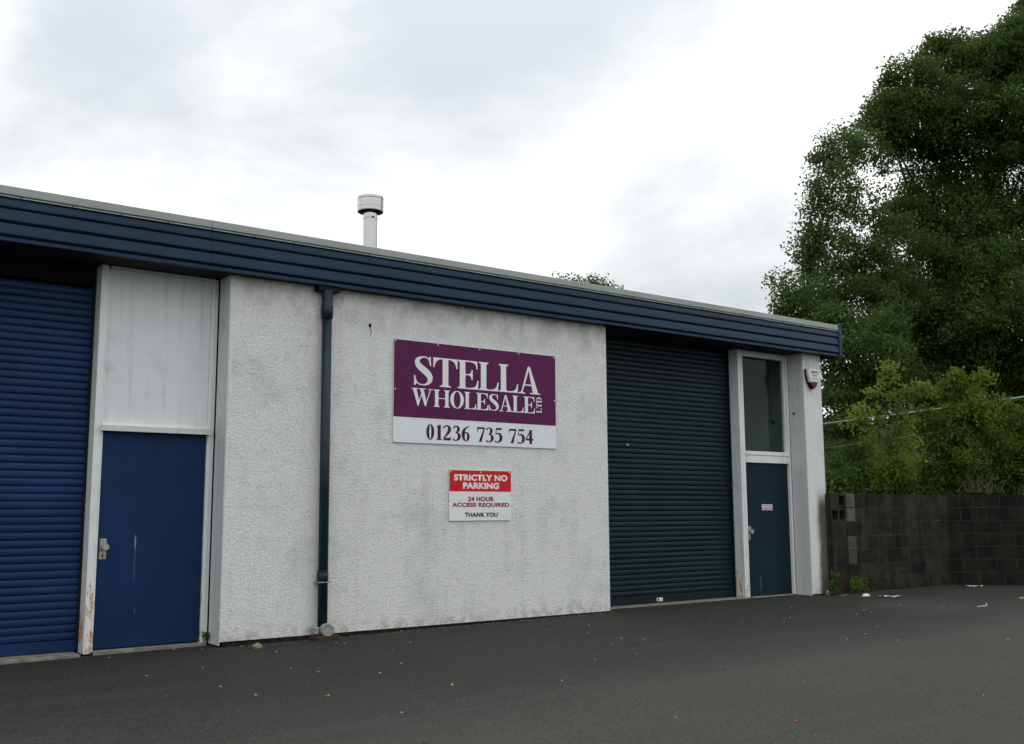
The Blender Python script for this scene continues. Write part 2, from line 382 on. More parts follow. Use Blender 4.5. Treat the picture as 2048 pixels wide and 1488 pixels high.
# ------------------------------------------------------------------ building
B = thing('industrial_building', 'low white roughcast industrial unit with dark blue fascia and two roller shutters', 'building', (0, 0, 0))
TOP = 3.855
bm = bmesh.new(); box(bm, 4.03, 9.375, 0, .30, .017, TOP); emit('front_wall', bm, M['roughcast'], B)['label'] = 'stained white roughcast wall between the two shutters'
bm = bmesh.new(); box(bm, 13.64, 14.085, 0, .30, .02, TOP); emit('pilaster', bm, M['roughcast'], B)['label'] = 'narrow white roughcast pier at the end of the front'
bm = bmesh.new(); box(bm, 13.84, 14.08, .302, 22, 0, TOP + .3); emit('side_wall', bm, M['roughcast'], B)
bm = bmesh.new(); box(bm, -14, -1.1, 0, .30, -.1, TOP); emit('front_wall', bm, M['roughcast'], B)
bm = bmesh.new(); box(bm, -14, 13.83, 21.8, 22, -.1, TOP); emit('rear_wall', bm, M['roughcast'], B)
boxo('plinth', 4.06, 9.36, .012, .28, -.2, .0165, M['plinth'], B, 0)
boxo('plinth', 13.66, 14.06, .012, .28, -.1, .0195, M['plinth'], B, 0)
boxo('lining', 4.022, 4.029, .004, .30, -.02, TOP, M['reveal_grey'], B, 0)['label'] = 'smooth grey painted side of the doorway recess'
boxo('lining', 13.630, 13.639, .004, .30, .0, TOP, M['reveal_grey'], B, 0)
boxo('inner_partition', 4.035, 9.37, .302, .62, -.1, TOP, M['void'], B, 0)
boxo('soffit', -14, 14.44, -.125, .66, TOP + .002, TOP + .03, M['soffit'], B, 0)
boxo('shutter_housing', -1.1, 2.76, .49, .70, 3.66, TOP, M['void'], B, .004)
boxo('shutter_housing', 9.38, 12.40, .56, .70, 3.76, TOP, M['dark_metal'], B, .004)
# shade board across the shutter heads
# roof: shallow pitch behind the fascia
bm = bmesh.new()
pr = [(-.12, 4.30), (11, 4.75), (22.3, 4.30), (22.3, 4.1), (-.12, 4.1)]
a = [bm.verts.new((-14, y, z)) for y, z in pr]; b = [bm.verts.new((14.40, y, z)) for y, z in pr]
bm.faces.new(a); bm.faces.new(b[::-1])
for i in range(5): bm.faces.new((a[i], b[i], b[(i + 1) % 5], a[(i + 1) % 5]))
emit('roof', bm, M['roof'], B)
# fascia: grey flashing, lip and profiled blue strips, cut where the sheets join
seams = [-13.9, -8.37, -5.34, -2.31, .72, 3.745, 6.775, 9.805, 12.83, 14.405]
XE = 14.405
def fascia_strip(z0, z1, name, mat, prof):
    for xa, xb in zip(seams, seams[1:]):
        bm = bmesh.new(); ga = .0018
        va = [bm.verts.new((xa + ga, y, z)) for y, z in prof]; vb = [bm.verts.new((xb - ga, y, z)) for y, z in prof]
        for i in range(len(prof) - 1): bm.faces.new((va[i], va[i + 1], vb[i + 1], vb[i]))
        bm.faces.new(va[::-1]); bm.faces.new(vb)
        emit(name, bm, mat, B)
def strip_prof(z0, z1):
    return [(-.110, z1), (-.136, z1 - .004), (-.146, z1 - .02), (-.152, z0 + .045), (-.152, z0 + .024), (-.140, z0 + .014), (-.122, z0 + .004), (-.110, z0)]
for z0, z1 in ((4.155, 4.266), (4.025, 4.155), (3.893, 4.025)): fascia_strip(z0, z1, 'fascia_board', M['fascia_blue'], strip_prof(z0, z1))
fascia_strip(3.85, 3.892, 'fascia_trim', M['fascia_blue'], [(-.110, 3.892), (-.138, 3.889), (-.150, 3.878), (-.150, 3.850), (-.110, 3.848)])
fascia_strip(4.268, 4.278, 'drip_lip', M['flashing'], [(-.110, 4.280), (-.160, 4.277), (-.162, 4.267), (-.110, 4.2665)])
fascia_strip(4.29, 4.38, 'roof_flashing', M['flashing'], [(-.02, 4.392), (-.138, 4.378), (-.150, 4.372), (-.158, 4.297), (-.152, 4.290), (-.112, 4.289), (-.02, 4.289)])
boxo('fascia_backing', -14, 14.40, -.109, -.09, 3.86, 4.36, M['void'], B, 0)
# end cap
bm = bmesh.new(); box(bm, XE + .002, XE + .085, -.163, .35, 3.845, 4.392, .006); emit('end_cap', bm, M['fascia_blue'], B)
boxo('verge_trim', XE + .01, XE + .075, .352, 22.2, 3.95, 4.36, M['fascia_blue'], B, .003)
# rivets along the fascia
bm = bmesh.new()
for k in range(30):
    X = 1.895 + (k - 2) * .4615
    if X > 14.3: break
    for z, y in ((4.272, -.163), (4.165, -.146), (4.035, -.146), (3.903, -.146), (3.865, -.152)):
        r = bmesh.ops.create_icosphere(bm, subdivisions=1, radius=.0065); bmesh.ops.translate(bm, vec=(X, y, z), verts=r['verts'])
o = emit('fascia_rivets', bm, M['dark_metal'], B); o['kind'] = 'stuff'

# --- roller shutters, each curved slat its own piece
SL = .0752
def slat_mesh(w, mat, name):
    bm = bmesh.new()
    pr = [(0, 0), (-.003, .0015), (-.0090, .0045), (-.0120, .013), (-.0135, .034), (-.0120, .055), (-.0085, .0650), (-.003, .0692), (0.003, .0700), (.003, SL)]
    a = [bm.verts.new((0, y, z)) for y, z in pr]; b = [bm.verts.new((w, y, z)) for y, z in pr]
    for i in range(len(pr) - 1):
        f = bm.faces.new((a[i], b[i], b[i + 1], a[i + 1])); f.smooth = True
    me = bpy.data.meshes.new(name); bm.to_mesh(me); bm.free(); me.materials.append(mat); return me
def shutter(x0, x1, z0, ztop, mat, label):
    r = bpy.data.objects.new('roller_shutter', None); link(r, B); r.location = (x0, .52, z0); r['label'] = label
    me = slat_mesh(x1 - x0, mat, 'slat'); z = .115
    while z0 + z < ztop:
        o = bpy.data.objects.new('slat', me); link(o, r); o.location = (0, random.uniform(-.0008, .0008), z); o.rotation_euler = (random.gauss(0, .012), 0, random.gauss(0, .0002)); z += SL
    bm = bmesh.new(); box(bm, x0, x1, .500, .525, z0 + .004, z0 + .112, .004); emit('bottom_rail', bm, mat, r)
    bm = bmesh.new(); box(bm, x0 - .01, x1, .535, .55, z0, ztop); emit('shutter_back', bm, M['void'], r)
    return r
sh1 = shutter(-1.08, 2.770, -.020, 3.60, M['blue_slat'], 'blue roller shutter, fully closed, left of the blue door')
sh2 = shutter(9.395, 12.405, .014, 3.78, M['green_slat'], 'very dark green roller shutter, fully closed, beside the big sign')
for r, xs_, mt in ((sh1, (-1.10, 2.752), 'blue_slat'), (sh2, (9.376, 12.385), 'green_slat')):
    for xx in xs_:
        bm = bmesh.new(); box(bm, xx, xx + .022, .478, .497, -.02, 3.84, .003); emit('guide_rail', bm, M['dark_metal'], r)
bm = bmesh.new(); box(bm, 10.72, 10.84, .492, .4985, .035, .085, .001); emit('maker_plate', bm, M['plastic_white'], sh2)
bm = bmesh.new(); box(bm, 10.735, 10.765, .489, .4915, .045, .075); emit('plate_mark', bm, M['fascia_blue'], sh2)
bm = bmesh.new()
r = bmesh.ops.create_icosphere(bm, subdivisions=2, radius=.022); bmesh.ops.scale(bm, vec=(1, .3, 1), verts=r['verts']); bmesh.ops.translate(bm, vec=(10.21, .499, 2.275), verts=r['verts'])
emit('lock_disc', bm, M['aluminium'], sh2)
boxo('threshold', -1.1, 2.74, .24, .56, -.14, -.022, M['concrete'], B, .006)
boxo('threshold', 2.87, 4.00, .275, .50, -.14, -.008, M['concrete'], B, .006)
boxo('threshold', 9.39, 12.40, .30, .60, -.08, .012, M['concrete'], B, .006)
boxo('threshold', 12.55, 13.62, .27, .60, -.08, .016, M['concrete'], B, .006)

# --- left doorway
boxo('door_post', 2.776, 2.846, .300, .52, -.035, TOP - .002, M['white_wood'], B, .004)['label'] = 'flaking white post beside the blue door, rusty at its foot'
boxo('post_bead', 2.8465, 2.866, .308, .35, -.02, 3.82, M['white_wood'], B, .002)
boxo('door_jamb', 3.938, 3.975, .303, .42, -.02, TOP - .002, M['white_wood'], B, .003)
boxo('door_jamb', 3.977, 4.012, .315, .42, -.02, TOP - .002, M['panel_white'], B, .003)
boxo('jamb_gap', 4.013, 4.021, .33, .43, -.02, TOP - .004, M['void'], B, 0)
d = bpy.data.objects.new('door', None); link(d, B); d.location = (2.868, .33, .0); d['label'] = 'plain dark blue door with a pale scratch'
boxo('door_leaf', 2.868, 3.936, .335, .38, .004, 2.15, M['blue_door'], d, .003)
def lock(parent, x, z, y):
    bm = bmesh.new(); box(bm, x, x + .070, y - .012, y, z, z + .205, .004)
    box(bm, x + .004, x + .066, y - .034, y - .0125, z + .095, z + .200, .006)
    box(bm, x + .027, x + .040, y - .0135, y - .0122, z + .02, z + .055, mi=1)
    tube(bm, [(x + .045, y - .034, z + .125), (x + .045, y - .075, z + .125)], [.031, .034], 14)
    emit('lock_plate', bm, [M['aluminium'], M['void']], parent)
lock(d, 2.888, .872, .335)
boxo('back_panel', 2.866, 3.94, .352, .40, 2.15, TOP, M['void'], B, 0)
bm = bmesh.new(); box(bm, 2.868, 3.937, .328, .351, 2.235, TOP - .03, .002); emit('over_panel', bm, M['panel_white'], B)['label'] = 'tall white boarded panel over the blue door, grey streaks'
boxo('top_bead', 2.868, 3.937, .305, .327, TOP - .028, TOP - .002, M['panel_white'], B, .002)
bm = bmesh.new()   # sloping drip ledge with splayed ends
v = []
for x, y, z in ((2.868, .33, 2.240), (3.938, .33, 2.240), (3.96, .238, 2.205), (2.832, .238, 2.205), (2.868, .33, 2.158), (3.938, .33, 2.158), (3.965, .250, 2.150), (2.827, .250, 2.150)):
    v.append(bm.verts.new((x, y, z)))
for f in ((0, 1, 2, 3), (7, 6, 5, 4), (3, 2, 6, 7), (0, 3, 7, 4), (1, 5, 6, 2), (0, 4, 5, 1)): bm.faces.new([v[i] for i in f])
emit('drip_ledge', bm, M['cracked_white'], B)
# small corner flashing where wall and ground meet
# --- right doorway
boxo('door_post', 12.410, 12.512, .300, .52, .0, TOP - .002, M['white_wood'], B, .004)['label'] = 'flaking white post beside the dark green door, rust streaks'
boxo('post_bead', 12.5125, 12.534, .312, .40, .018, TOP - .05, M['cracked_white'], B, .002)
boxo('door_jamb', 13.576, 13.620, .300, .42, .0, TOP - .002, M['cracked_white'], B, .003)
boxo('jamb_gap', 13.621, 13.629, .35, .42, .0, TOP - .004, M['void'], B, 0)
d2 = bpy.data.objects.new('door', None); link(d2, B); d2.location = (12.53, .34, .02); d2['label'] = 'dark green door with scuffs and a small red and white sticker'
boxo('door_leaf', 12.536, 13.572, .345, .39, .020, 2.072, M['green_door'], d2, .003)
lock(d2, 12.545, .882, .345)
bm = bmesh.new(); box(bm, 12.915, 13.165, .3415, .3445, 1.335, 1.425, 0, 0)
box(bm, 12.925, 13.155, .3395, .3412, 1.345, 1.378, 0, 1)
for k in range(9): box(bm, 12.93 + k * .025, 12.93 + k * .025 + .017, .3395, .3412, 1.395, 1.411, 0, 2)
for k in range(7): box(bm, 12.94 + k * .030, 12.94 + k * .030 + .020, .3380, .3393, 1.356, 1.367, 0, 0)
emit('warning_sticker', bm, [M['sign_white'], M['sign_red'], M['letter_black']], d2)
boxo('transom', 12.5345, 13.575, .296, .42, 2.075, 2.190, M['cracked_white'], B, .004)
w = bpy.data.objects.new('window', None); link(w, B); w.location = (12.54, .35, 2.19); w['label'] = 'tall fixed window over the dark green door'
boxo('sill', 12.536, 13.574, .285, .40, 2.192, 2.255, M['cracked_white'], w, .006)
for a_ in ((12.536, 12.558, 2.256, 3.76), (13.540, 13.574, 2.256, 3.76)): boxo('window_frame', a_[0], a_[1], .33, .40, a_[2], a_[3], M['white_wood'], w, .002)
boxo('window_frame', 12.536, 13.574, .312, .40, 3.762, TOP - .004, M['white_wood'], w, .003)
boxo('pane', 12.5585, 13.5395, .366, .372, 2.256, 3.761, M['glass'], w, 0)
boxo('roller_blind', 12.56, 13.54, .62, .625, 3.22, 3.84, M['dark_metal'], w, 0)
room = bmesh.new(); box(room, 12.535, 13.82, .47, 2.8, 1.9, TOP)
bmesh.ops.delete(room, geom=[f for f in room.faces if f.calc_center_median().y < .48], context='FACES')
emit('room_lining', room, M['interior'], B)
bm = bmesh.new(); tube(bm, [(13.55, .55, 2.75), (13.44, .50, 2.78), (13.36, .47, 2.76)], .02); tube(bm, [(13.36, .47, 2.76), (13.46, .5, 3.15)], .006); emit('window_stay', bm, M['dark_metal'], w)

# flat black patches for the shade in a plug hole and render crack, and a small fixing on the reveal
bm = bmesh.new()
ring = [bm.verts.new((5.712 + .020 * math.cos(a) * random.uniform(.7, 1.2), -.004, 3.479 + .024 * math.sin(a) * random.uniform(.7, 1.2))) for a in np.linspace(0, math.tau, 11)[:-1]]
bm.faces.new(ring)
pz = [(5.715, 3.46), (5.722, 3.44), (5.716, 3.425), (5.728, 3.41), (5.722, 3.385), (5.718, 3.355)]
for (xa, za), (xb, zb) in zip(pz, pz[1:]):
    vs = [bm.verts.new(p) for p in ((xa - .004, -.0045, za), (xa + .004, -.0045, za), (xb + .003, -.0045, zb), (xb - .003, -.0045, zb))]; bm.faces.new(vs)
emit('hole_shade', bm, M['void'], B)
bm = bmesh.new(); tube(bm, [(13.63, .207, 2.89), (13.600, .207, 2.885)], [.017, .012], 8); emit('old_fixing', bm, M['dark_metal'], B)

# ------------------------------------------------------------------ drainpipe
px_, py_ = 5.118, -.085
P = thing('drainpipe', 'dark blue rainwater downpipe running up the white wall left of the big sign', 'drainpipe', (px_, py_, 0))
bm = bmesh.new(); tube(bm, [(px_ + .018, py_, .06), (px_, py_, 3.60)], .0545, 18); emit('pipe', bm, M['pipe'], P, True)
bm = bmesh.new(); lathe(bm, (px_, py_, 3.60), [(.054, -.12), (.068, -.115), (.069, .03), (.060, .04), (.060, .20)], 20); emit('collar', bm, M['pipe'], P, True)
bm = bmesh.new(); lathe(bm, (px_ + .010, py_, .58), [(.054, 0), (.064, .002), (.064, .09), (.059, .095), (.059, .11), (.063, .112), (.063, .12), (.054, .122)], 20)
emit('collar', bm, M['pipe'], P, True)
bm = bmesh.new(); box(bm, px_ - .055, px_ + .085, py_ - .062, 0.0, .571, .585, .003); emit('bracket', bm, M['aluminium'], P)
bm = bmesh.new(); tube(bm, [(px_ - .02, -.145, 3.515), (px_ - .02, -.135, 3.515)], .008, 8); emit('screw', bm, M['screw'], P)
bm = bmesh.new(); box(bm, px_ - .12, px_ + .15, -.12, .0, 3.79, TOP, .005); emit('recess_shade', bm, M['dark_metal'], P)  # solid dark box standing in for the shaded soffit recess at the pipe top
bm = bmesh.new()
lathe(bm, (px_ + .035, -.16, .075), [(.0, -.022), (.048, -.022), (.050, -.030), (.066, -.030), (.070, -.02), (.070, .06), (.055, .10)], 24, 'Y')
box(bm, px_ - .095, px_ - .04, -.14, -.03, .03, .11, .01); box(bm, px_ + .105, px_ + .14, -.14, -.02, .02, .10, .01)
emit('clay_coupling', bm, M['clay'], P)
bm = bmesh.new(); box(bm, px_ - .10, px_ + .17, -.20, -.002, -.12, .018, .012); emit('gully_shoe', bm, M['brown_shoe'], P)

# ------------------------------------------------------------------ flue
fx, fy = 6.785, 2.0
F = thing('flue', 'shiny stainless steel flue with a drum cowl rising above the roof edge', 'chimney flue', (fx, fy, 4.3))
bm = bmesh.new(); lathe(bm, (fx, fy, 0), [(.098, 4.2), (.098, 5.40), (.104, 5.405), (.104, 5.42), (.098, 5.425), (.098, 5.60)], 36); emit('pipe', bm, M['steel'], F, False)
bm = bmesh.new(); tube(bm, [(fx - .03, fy - .10, 5.415), (fx + .0, fy - .112, 5.415)], .011, 8); emit('clip', bm, M['dark_metal'], F)
bm = bmesh.new(); lathe(bm, (fx, fy, 0), [(.178, 5.505), (.184, 5.515), (.184, 5.548), (.179, 5.552), (.179, 5.570), (.184, 5.574), (.184, 5.68), (.179, 5.685), (.184, 5.69), (.182, 5.72), (.12, 5.735), (.0, 5.74)], 40); emit('cowl', bm, M['steel'], F)
bm = bmesh.new(); lathe(bm, (fx, fy, 0), [(.178, 5.505), (.172, 5.53), (.172, 5.66), (.098, 5.665)], 40); emit('cowl_lining', bm, M['cowl_inside'], F)
bm = bmesh.new()
for a in (.4, 1.97, 3.54, 5.11): tube(bm, [(fx + .098 * math.cos(a), fy + .098 * math.sin(a), 5.56), (fx + .178 * math.cos(a), fy + .178 * math.sin(a), 5.56)], .008, 6)
emit('cowl_bracket', bm, M['steel'], F)

# ------------------------------------------------------------------ lettering tools
class Glyphs:
    """bold high-contrast serif capitals and figures drawn as overlapping thin plates"""
    S, H = .195, .048
    def __init__(s): s.p = []
    def poly(s, pts): s.p.append([tuple(q) for q in pts])
    def rect(s, x0, x1, y0, y1): s.poly([(x0, y0), (x1, y0), (x1, y1), (x0, y1)])
    def foot(s, x0, x1, y, up=1):            # bracketed serif
        h = s.H * .8; c = .05
        s.poly([(x0, y), (x1, y), (x1, y + up * h), (x1 - c * .6, y + up * h), (x0 + c * .6, y + up * h), (x0, y + up * h)])
    def stem(s, x, w, y0=0, y1=1, e=.07, top=True, bot=True, l=True, r=True):
        s.rect(x, x + w, y0, y1); h = s.H * .8; b = .05
        for f, y, u in ((bot, y0, 1), (top, y1, -1)):
            if not f: continue
            s.rect(x - (e if l else 0), x + w + (e if r else 0), min(y, y + u * h), max(y, y + u * h))
            if l: s.poly([(x - b, y + u * h), (x, y + u * h), (x, y + u * (h + b))])
            if r: s.poly([(x + w, y + u * h), (x + w + b, y + u * h), (x + w, y + u * (h + b))])
    k = 1.0
    def ribbon(s, ctl, n=10):                # ctl: (x, y, w)
        P = [ctl[0]] + list(ctl) + [ctl[-1]]; q = []; s_k = s.k
        for i in range(1, len(P) - 2):
            for k in range(n):
                t = k / n; a, b, c, d = P[i - 1], P[i], P[i + 1], P[i + 2]
                q.append([.5 * (2 * b[j] + (c[j] - a[j]) * t + (2 * a[j] - 5 * b[j] + 4 * c[j] - d[j]) * t * t + (3 * b[j] - a[j] - 3 * c[j] + d[j]) * t ** 3) for j in range(3)])
        q.append(list(ctl[-1])); L, R = [], []
        for i, (x, y, w) in enumerate(q):
            x0, y0, _ = q[max(i - 1, 0)]; x1, y1, _ = q[min(i + 1, len(q) - 1)]
            dx, dy = x1 - x0, y1 - y0; l = math.hypot(dx, dy) or 1; nx, ny = -dy / l, dx / l
            L.append((x + nx * w * s_k / 2, y + ny * w * s_k / 2)); R.append((x - nx * w * s_k / 2, y - ny * w * s_k / 2))
        for i in range(len(q) - 1): s.poly([L[i], L[i + 1], R[i + 1], R[i]])
    def ring(s, x0, x1, y0, y1, wx, wy, a0=0, a1=360, n=40):
        cx, cy, rx, ry = (x0 + x1) / 2, (y0 + y1) / 2, (x1 - x0) / 2, (y1 - y0) / 2
        A = [math.radians(a0 + (a1 - a0) * i / n) for i in range(n + 1)]
        o = [(cx + rx * math.cos(a), cy + ry * math.sin(a)) for a in A]; i_ = [(cx + (rx - wx) * math.cos(a), cy + (ry - wy) * math.sin(a)) for a in A]
        for k in range(n): s.poly([o[k], o[k + 1], i_[k + 1], i_[k]])
def glyph(ch):
    g = Glyphs(); S, H = g.S, g.H; w = .7
    if ch.isdigit(): g.k = 1.28
    if ch == 'S':
        w = .66
        g.ribbon([(.56, .80, .05), (.52, .90, .05), (.42, .970, .04), (.30, .968, .055), (.165, .89, .12), (.135, .77, .165), (.21, .645, .205), (.35, .53, .22), (.48, .41, .215), (.55, .28, .18), (.53, .14, .13), (.43, .048, .065), (.30, .024, .04), (.18, .05, .04), (.08, .16, .045), (.04, .30, .04)])
        g.poly([(.53, 1.0), (.575, 1.0), (.585, .68), (.555, .68), (.50, .90)]); g.poly([(.03, .0), (.075, .0), (.13, .09), (.055, .34), (.03, .34)])
    elif ch == 'T':
        w = .82; g.stem(.41 - S / 2, S, e=.09, top=False); g.rect(0, w, .955, 1)
        for sx in (0, 1):
            f = (lambda x: x) if not sx else (lambda x: w - x)
            g.poly([(f(0), .96), (f(.035), .66 if 1 else 0), (f(.0), .66)][0:1] + [(f(0), .66), (f(.032), .66), (f(.06), .78), (f(.12), .88), (f(.22), .945), (f(.32), .96)])
    elif ch in 'EL':
        w = .74 if ch == 'E' else .72; x = .08; g.stem(x, S, e=.075, r=(ch == 'L')); g.rect(x, w - .02, 0, .045)
        g.poly([(w - .30, .04), (w - .16, .07), (w - .08, .15), (w - .04, .32), (w, .32), (w - .02, .0), (w - .3, .0)])
        if ch == 'E':
            g.rect(x, w - .06, .955, 1); g.poly([(w - .30, .96), (w - .16, .93), (w - .10, .86), (w - .07, .72), (w - .035, .72), (w - .05, 1.0), (w - .3, 1.0)])
            g.rect(x + S, .50, .485, .525); g.poly([(.40, .485), (.47, .43), (.495, .33), (.53, .33), (.53, .68), (.495, .68), (.47, .58), (.40, .525)])
    elif ch == 'A':
        w = .84; g.poly([(.38, 1.0), (.45, 1.0), (.765, .04), (.555, .04)]); g.poly([(.37, 1.0), (.42, .90), (.165, .04), (.11, .04)])
        g.rect(.20, .58, .30, .345); g.rect(.0, .27, 0, .04); g.rect(.45, .84, 0, .04)
        g.poly([(.07, .04), (.21, .04), (.16, .09), (.125, .09)])
    elif ch == 'W':
        w = 1.24
        for x in (.07, .47):
            g.poly([(x, .96), (x + .205, .96), (x + .385, .16), (x + .32, 0.0), (x + .27, 0.0)])
        g.poly([(.34, .0), (.38, .0), (.60, .72), (.555, .78)]); g.poly([(.74, .0), (.785, .0), (1.085, .96), (1.03, .96)])
        g.rect(0, .39, .96, 1); g.rect(.42, .80, .96, 1); g.rect(.93, 1.2, .96, 1)
    elif ch == 'H':
        w = .94; g.stem(.08, S); g.stem(w - .08 - S, S); g.rect(.08 + S, w - .08 - S, .48, .525)
    elif ch == 'O': w = .84; g.ring(.02, .82, -.015, 1.015, .20, .04)
    elif ch == 'D':
        w = .86; g.stem(.08, S, r=False); g.ring(-.12, .83, 0, 1, .24, .045, -78, 78)
        g.rect(.08 + S, .50, 0, .044); g.rect(.08 + S, .50, .956, 1)
    elif ch == '0': w = .56; g.ring(.03, .53, -.01, 1.01, .185, .045)
    elif ch == '1': w = .44; g.stem(.15, .20, y1=.98, top=False, e=.09); g.poly([(.06, .86), (.17, .89), (.34, 1.0), (.34, .95), (.17, .80)])
    elif ch == '2':
        w = .58; g.ribbon([(.06, .74, .05), (.10, .88, .07), (.25, .965, .06), (.40, .87, .13), (.43, .72, .16), (.36, .52, .14), (.20, .30, .09), (.07, .14, .06)])
        g.poly([(.05, 0), (.50, 0), (.54, .26), (.50, .26), (.46, .17), (.10, .16), (.05, .11)])
    elif ch == '3':
        w = .56; g.ribbon([(.07, .80, .05), (.14, .92, .07), (.27, .965, .06), (.38, .87, .12), (.38, .70, .14), (.29, .58, .07), (.20, .54, .045)])
        g.ribbon([(.22, .545, .045), (.36, .50, .09), (.45, .34, .16), (.41, .14, .13), (.26, .03, .06), (.12, .04, .07), (.06, .13, .09)])
    elif ch == '5':
        w = .56; g.rect(.12, .50, .86, 1.0); g.poly([(.12, .99), (.17, .99), (.12, .55), (.07, .55)])
        g.ribbon([(.09, .56, .05), (.24, .63, .07), (.40, .54, .14), (.45, .34, .16), (.40, .14, .13), (.25, .03, .06), (.12, .04, .07), (.06, .13, .09)])
    elif ch == '6':
        w = .58; g.ring(.04, .54, -.01, .62, .18, .05); g.ribbon([(.52, .985, .03), (.34, .92, .07), (.19, .76, .12), (.12, .55, .16), (.12, .32, .15)])
    elif ch == '7':
        w = .56; g.rect(.04, .54, .86, .99); g.poly([(.04, .99), (.03, .68), (.06, .68), (.11, .86)]); g.poly([(.46, .90), (.54, .90), (.33, .0), (.13, .0)])
    elif ch == '4':
        w = .58; g.rect(.28, .47, 0, .98); g.rect(.03, .56, .24, .37); g.poly([(.03, .37), (.03, .30), (.09, .30), (.42, .98), (.34, .98)])
    elif ch == ' ': w = .36
    return g.p, w
def serif_text(txt, x0, x1, z0, z1, y, mat, parent, name='letter', track=.0, vertical=False, step=.00010):
    """flat letters filling x0..x1, z0..z1 on the plane y (facing -Y)"""
    pen = 0; groups = []; n = 0
    for ch in txt:
        p, w = glyph(ch)
        if p: groups.append([[(pen + a, b) for a, b in q] for q in p])
        pen += w + track
    pen -= track
    for polys in groups:
      bm = bmesh.new()
      for q in polys:
        yy = y - step * (n % 9); n += 1
        if vertical: vs = [(x1 - (b * (x1 - x0)), yy, z0 + a / pen * (z1 - z0)) for a, b in q]
        else: vs = [(x0 + a / pen * (x1 - x0), yy, z0 + b * (z1 - z0)) for a, b in q]
        try: bm.faces.new([bm.verts.new(v) for v in vs])
        except ValueError: pass
      emit(name, bm, mat, parent)
def sans_text(txt, x0, x1, z0, z1, y, mat, parent, bold=.028, name='lettering', roll=0):
    cu = bpy.data.curves.new('t', 'FONT'); cu.body = txt; cu.offset = bold; cu.space_character = 1.06
    to = bpy.data.objects.new('t', cu); C.objects.link(to)
    dg = bpy.context.evaluated_depsgraph_get(); me = bpy.data.meshes.new_from_object(to.evaluated_get(dg))
    bpy.data.objects.remove(to); bpy.data.curves.remove(cu)
    co = np.empty(len(me.vertices) * 3); me.vertices.foreach_get('co', co); co = co.reshape(-1, 3)
    mn, mx = co.min(0), co.max(0)
    a = (co[:, 0] - mn[0]) / (mx[0] - mn[0]); b = (co[:, 1] - mn[1]) / (mx[1] - mn[1])
    off = local(parent)
    new = np.stack([x0 + a * (x1 - x0) - off.x, np.full(len(a), y - off.y), z0 + b * (z1 - z0) - off.z], 1)
    me.vertices.foreach_set('co', new.ravel()); me.update(); me.name = name; me.materials.clear(); me.materials.append(mat)
    o = bpy.data.objects.new(name, me); link(o, parent); return o
def screws(pts, y, parent, r=.010):
    for x, z in pts:
        bm = bmesh.new(); tube(bm, [(x, y, z), (x, y - .005, z)], [r, r * .7], 8); emit('screw', bm, M['screw'], parent)

# ------------------------------------------------------------------ big sign
S1 = thing('shop_sign', 'large purple and white sign with white serif lettering and a phone number', 'sign', (6.025, -.012, 2.135))
boxo('board', 6.025, 8.462, -.018, -.006, 2.135, 3.353, M['sign_white'], S1, .001)
boxo('purple_field', 6.027, 8.460, -.0205, -.0182, 2.436, 3.351, M['purple'], S1, 0)
Y1 = -.0212
serif_text('STELLA', 6.288, 8.204, 2.825, 3.178, Y1, M['letter_white'], S1, track=.0)
serif_text('WHOLESALE', 6.268, 8.118, 2.578, 2.788, Y1, M['letter_white'], S1, track=.0)
serif_text('LTD', 8.138, 8.226, 2.588, 2.795, Y1, M['letter_white'], S1, vertical=True, track=.0)
serif_text('01236 735 754', 6.470, 8.092, 2.182, 2.366, -.0190, M['letter_purple'], S1, track=.03)
screws([(6.045, 3.334), (6.637, 3.334), (7.25, 3.334), (7.86, 3.334), (8.44, 3.334), (6.045, 2.76), (8.44, 2.76)], -.0206, S1)
screws([(6.045, 2.155), (6.64, 2.155), (7.25, 2.155), (7.86, 2.155), (8.44, 2.155)], -.0182, S1, .008)
# ------------------------------------------------------------------ no-parking sign
S2 = thing('parking_sign', 'small red and white no parking sign below the purple sign', 'sign', (6.808, -.012, 1.22))
boxo('board', 6.808, 7.727, -.018, -.006, 1.220, 1.829, M['sign_white'], S2, .001)
boxo('red_field', 6.809, 7.726, -.0205, -.0182, 1.574, 1.828, M['sign_red'], S2, 0)
sans_text('STRICTLY NO', 6.872, 7.672, 1.702, 1.779, -.0214, M['letter_white'], S2, .05)
sans_text('PARKING', 7.004, 7.541, 1.604, 1.682, -.0214, M['letter_white'], S2, .05)
sans_text('24 HOUR', 7.079, 7.468, 1.453, 1.511, -.0192, M['letter_red'], S2, .045)
sans_text('ACCESS REQUIRED', 6.847, 7.700, 1.377, 1.437, -.0192, M['letter_red'], S2, .045)
sans_text('THANK YOU', 7.031, 7.523, 1.264, 1.318, -.0192, M['letter_black'], S2, .045)
screws([(6.824, 1.811), (7.266, 1.811), (7.706, 1.811), ], -.0206, S2, .009)
screws([(6.824, 1.24), (7.266, 1.24), (7.706, 1.24)], -.0182, S2, .007)

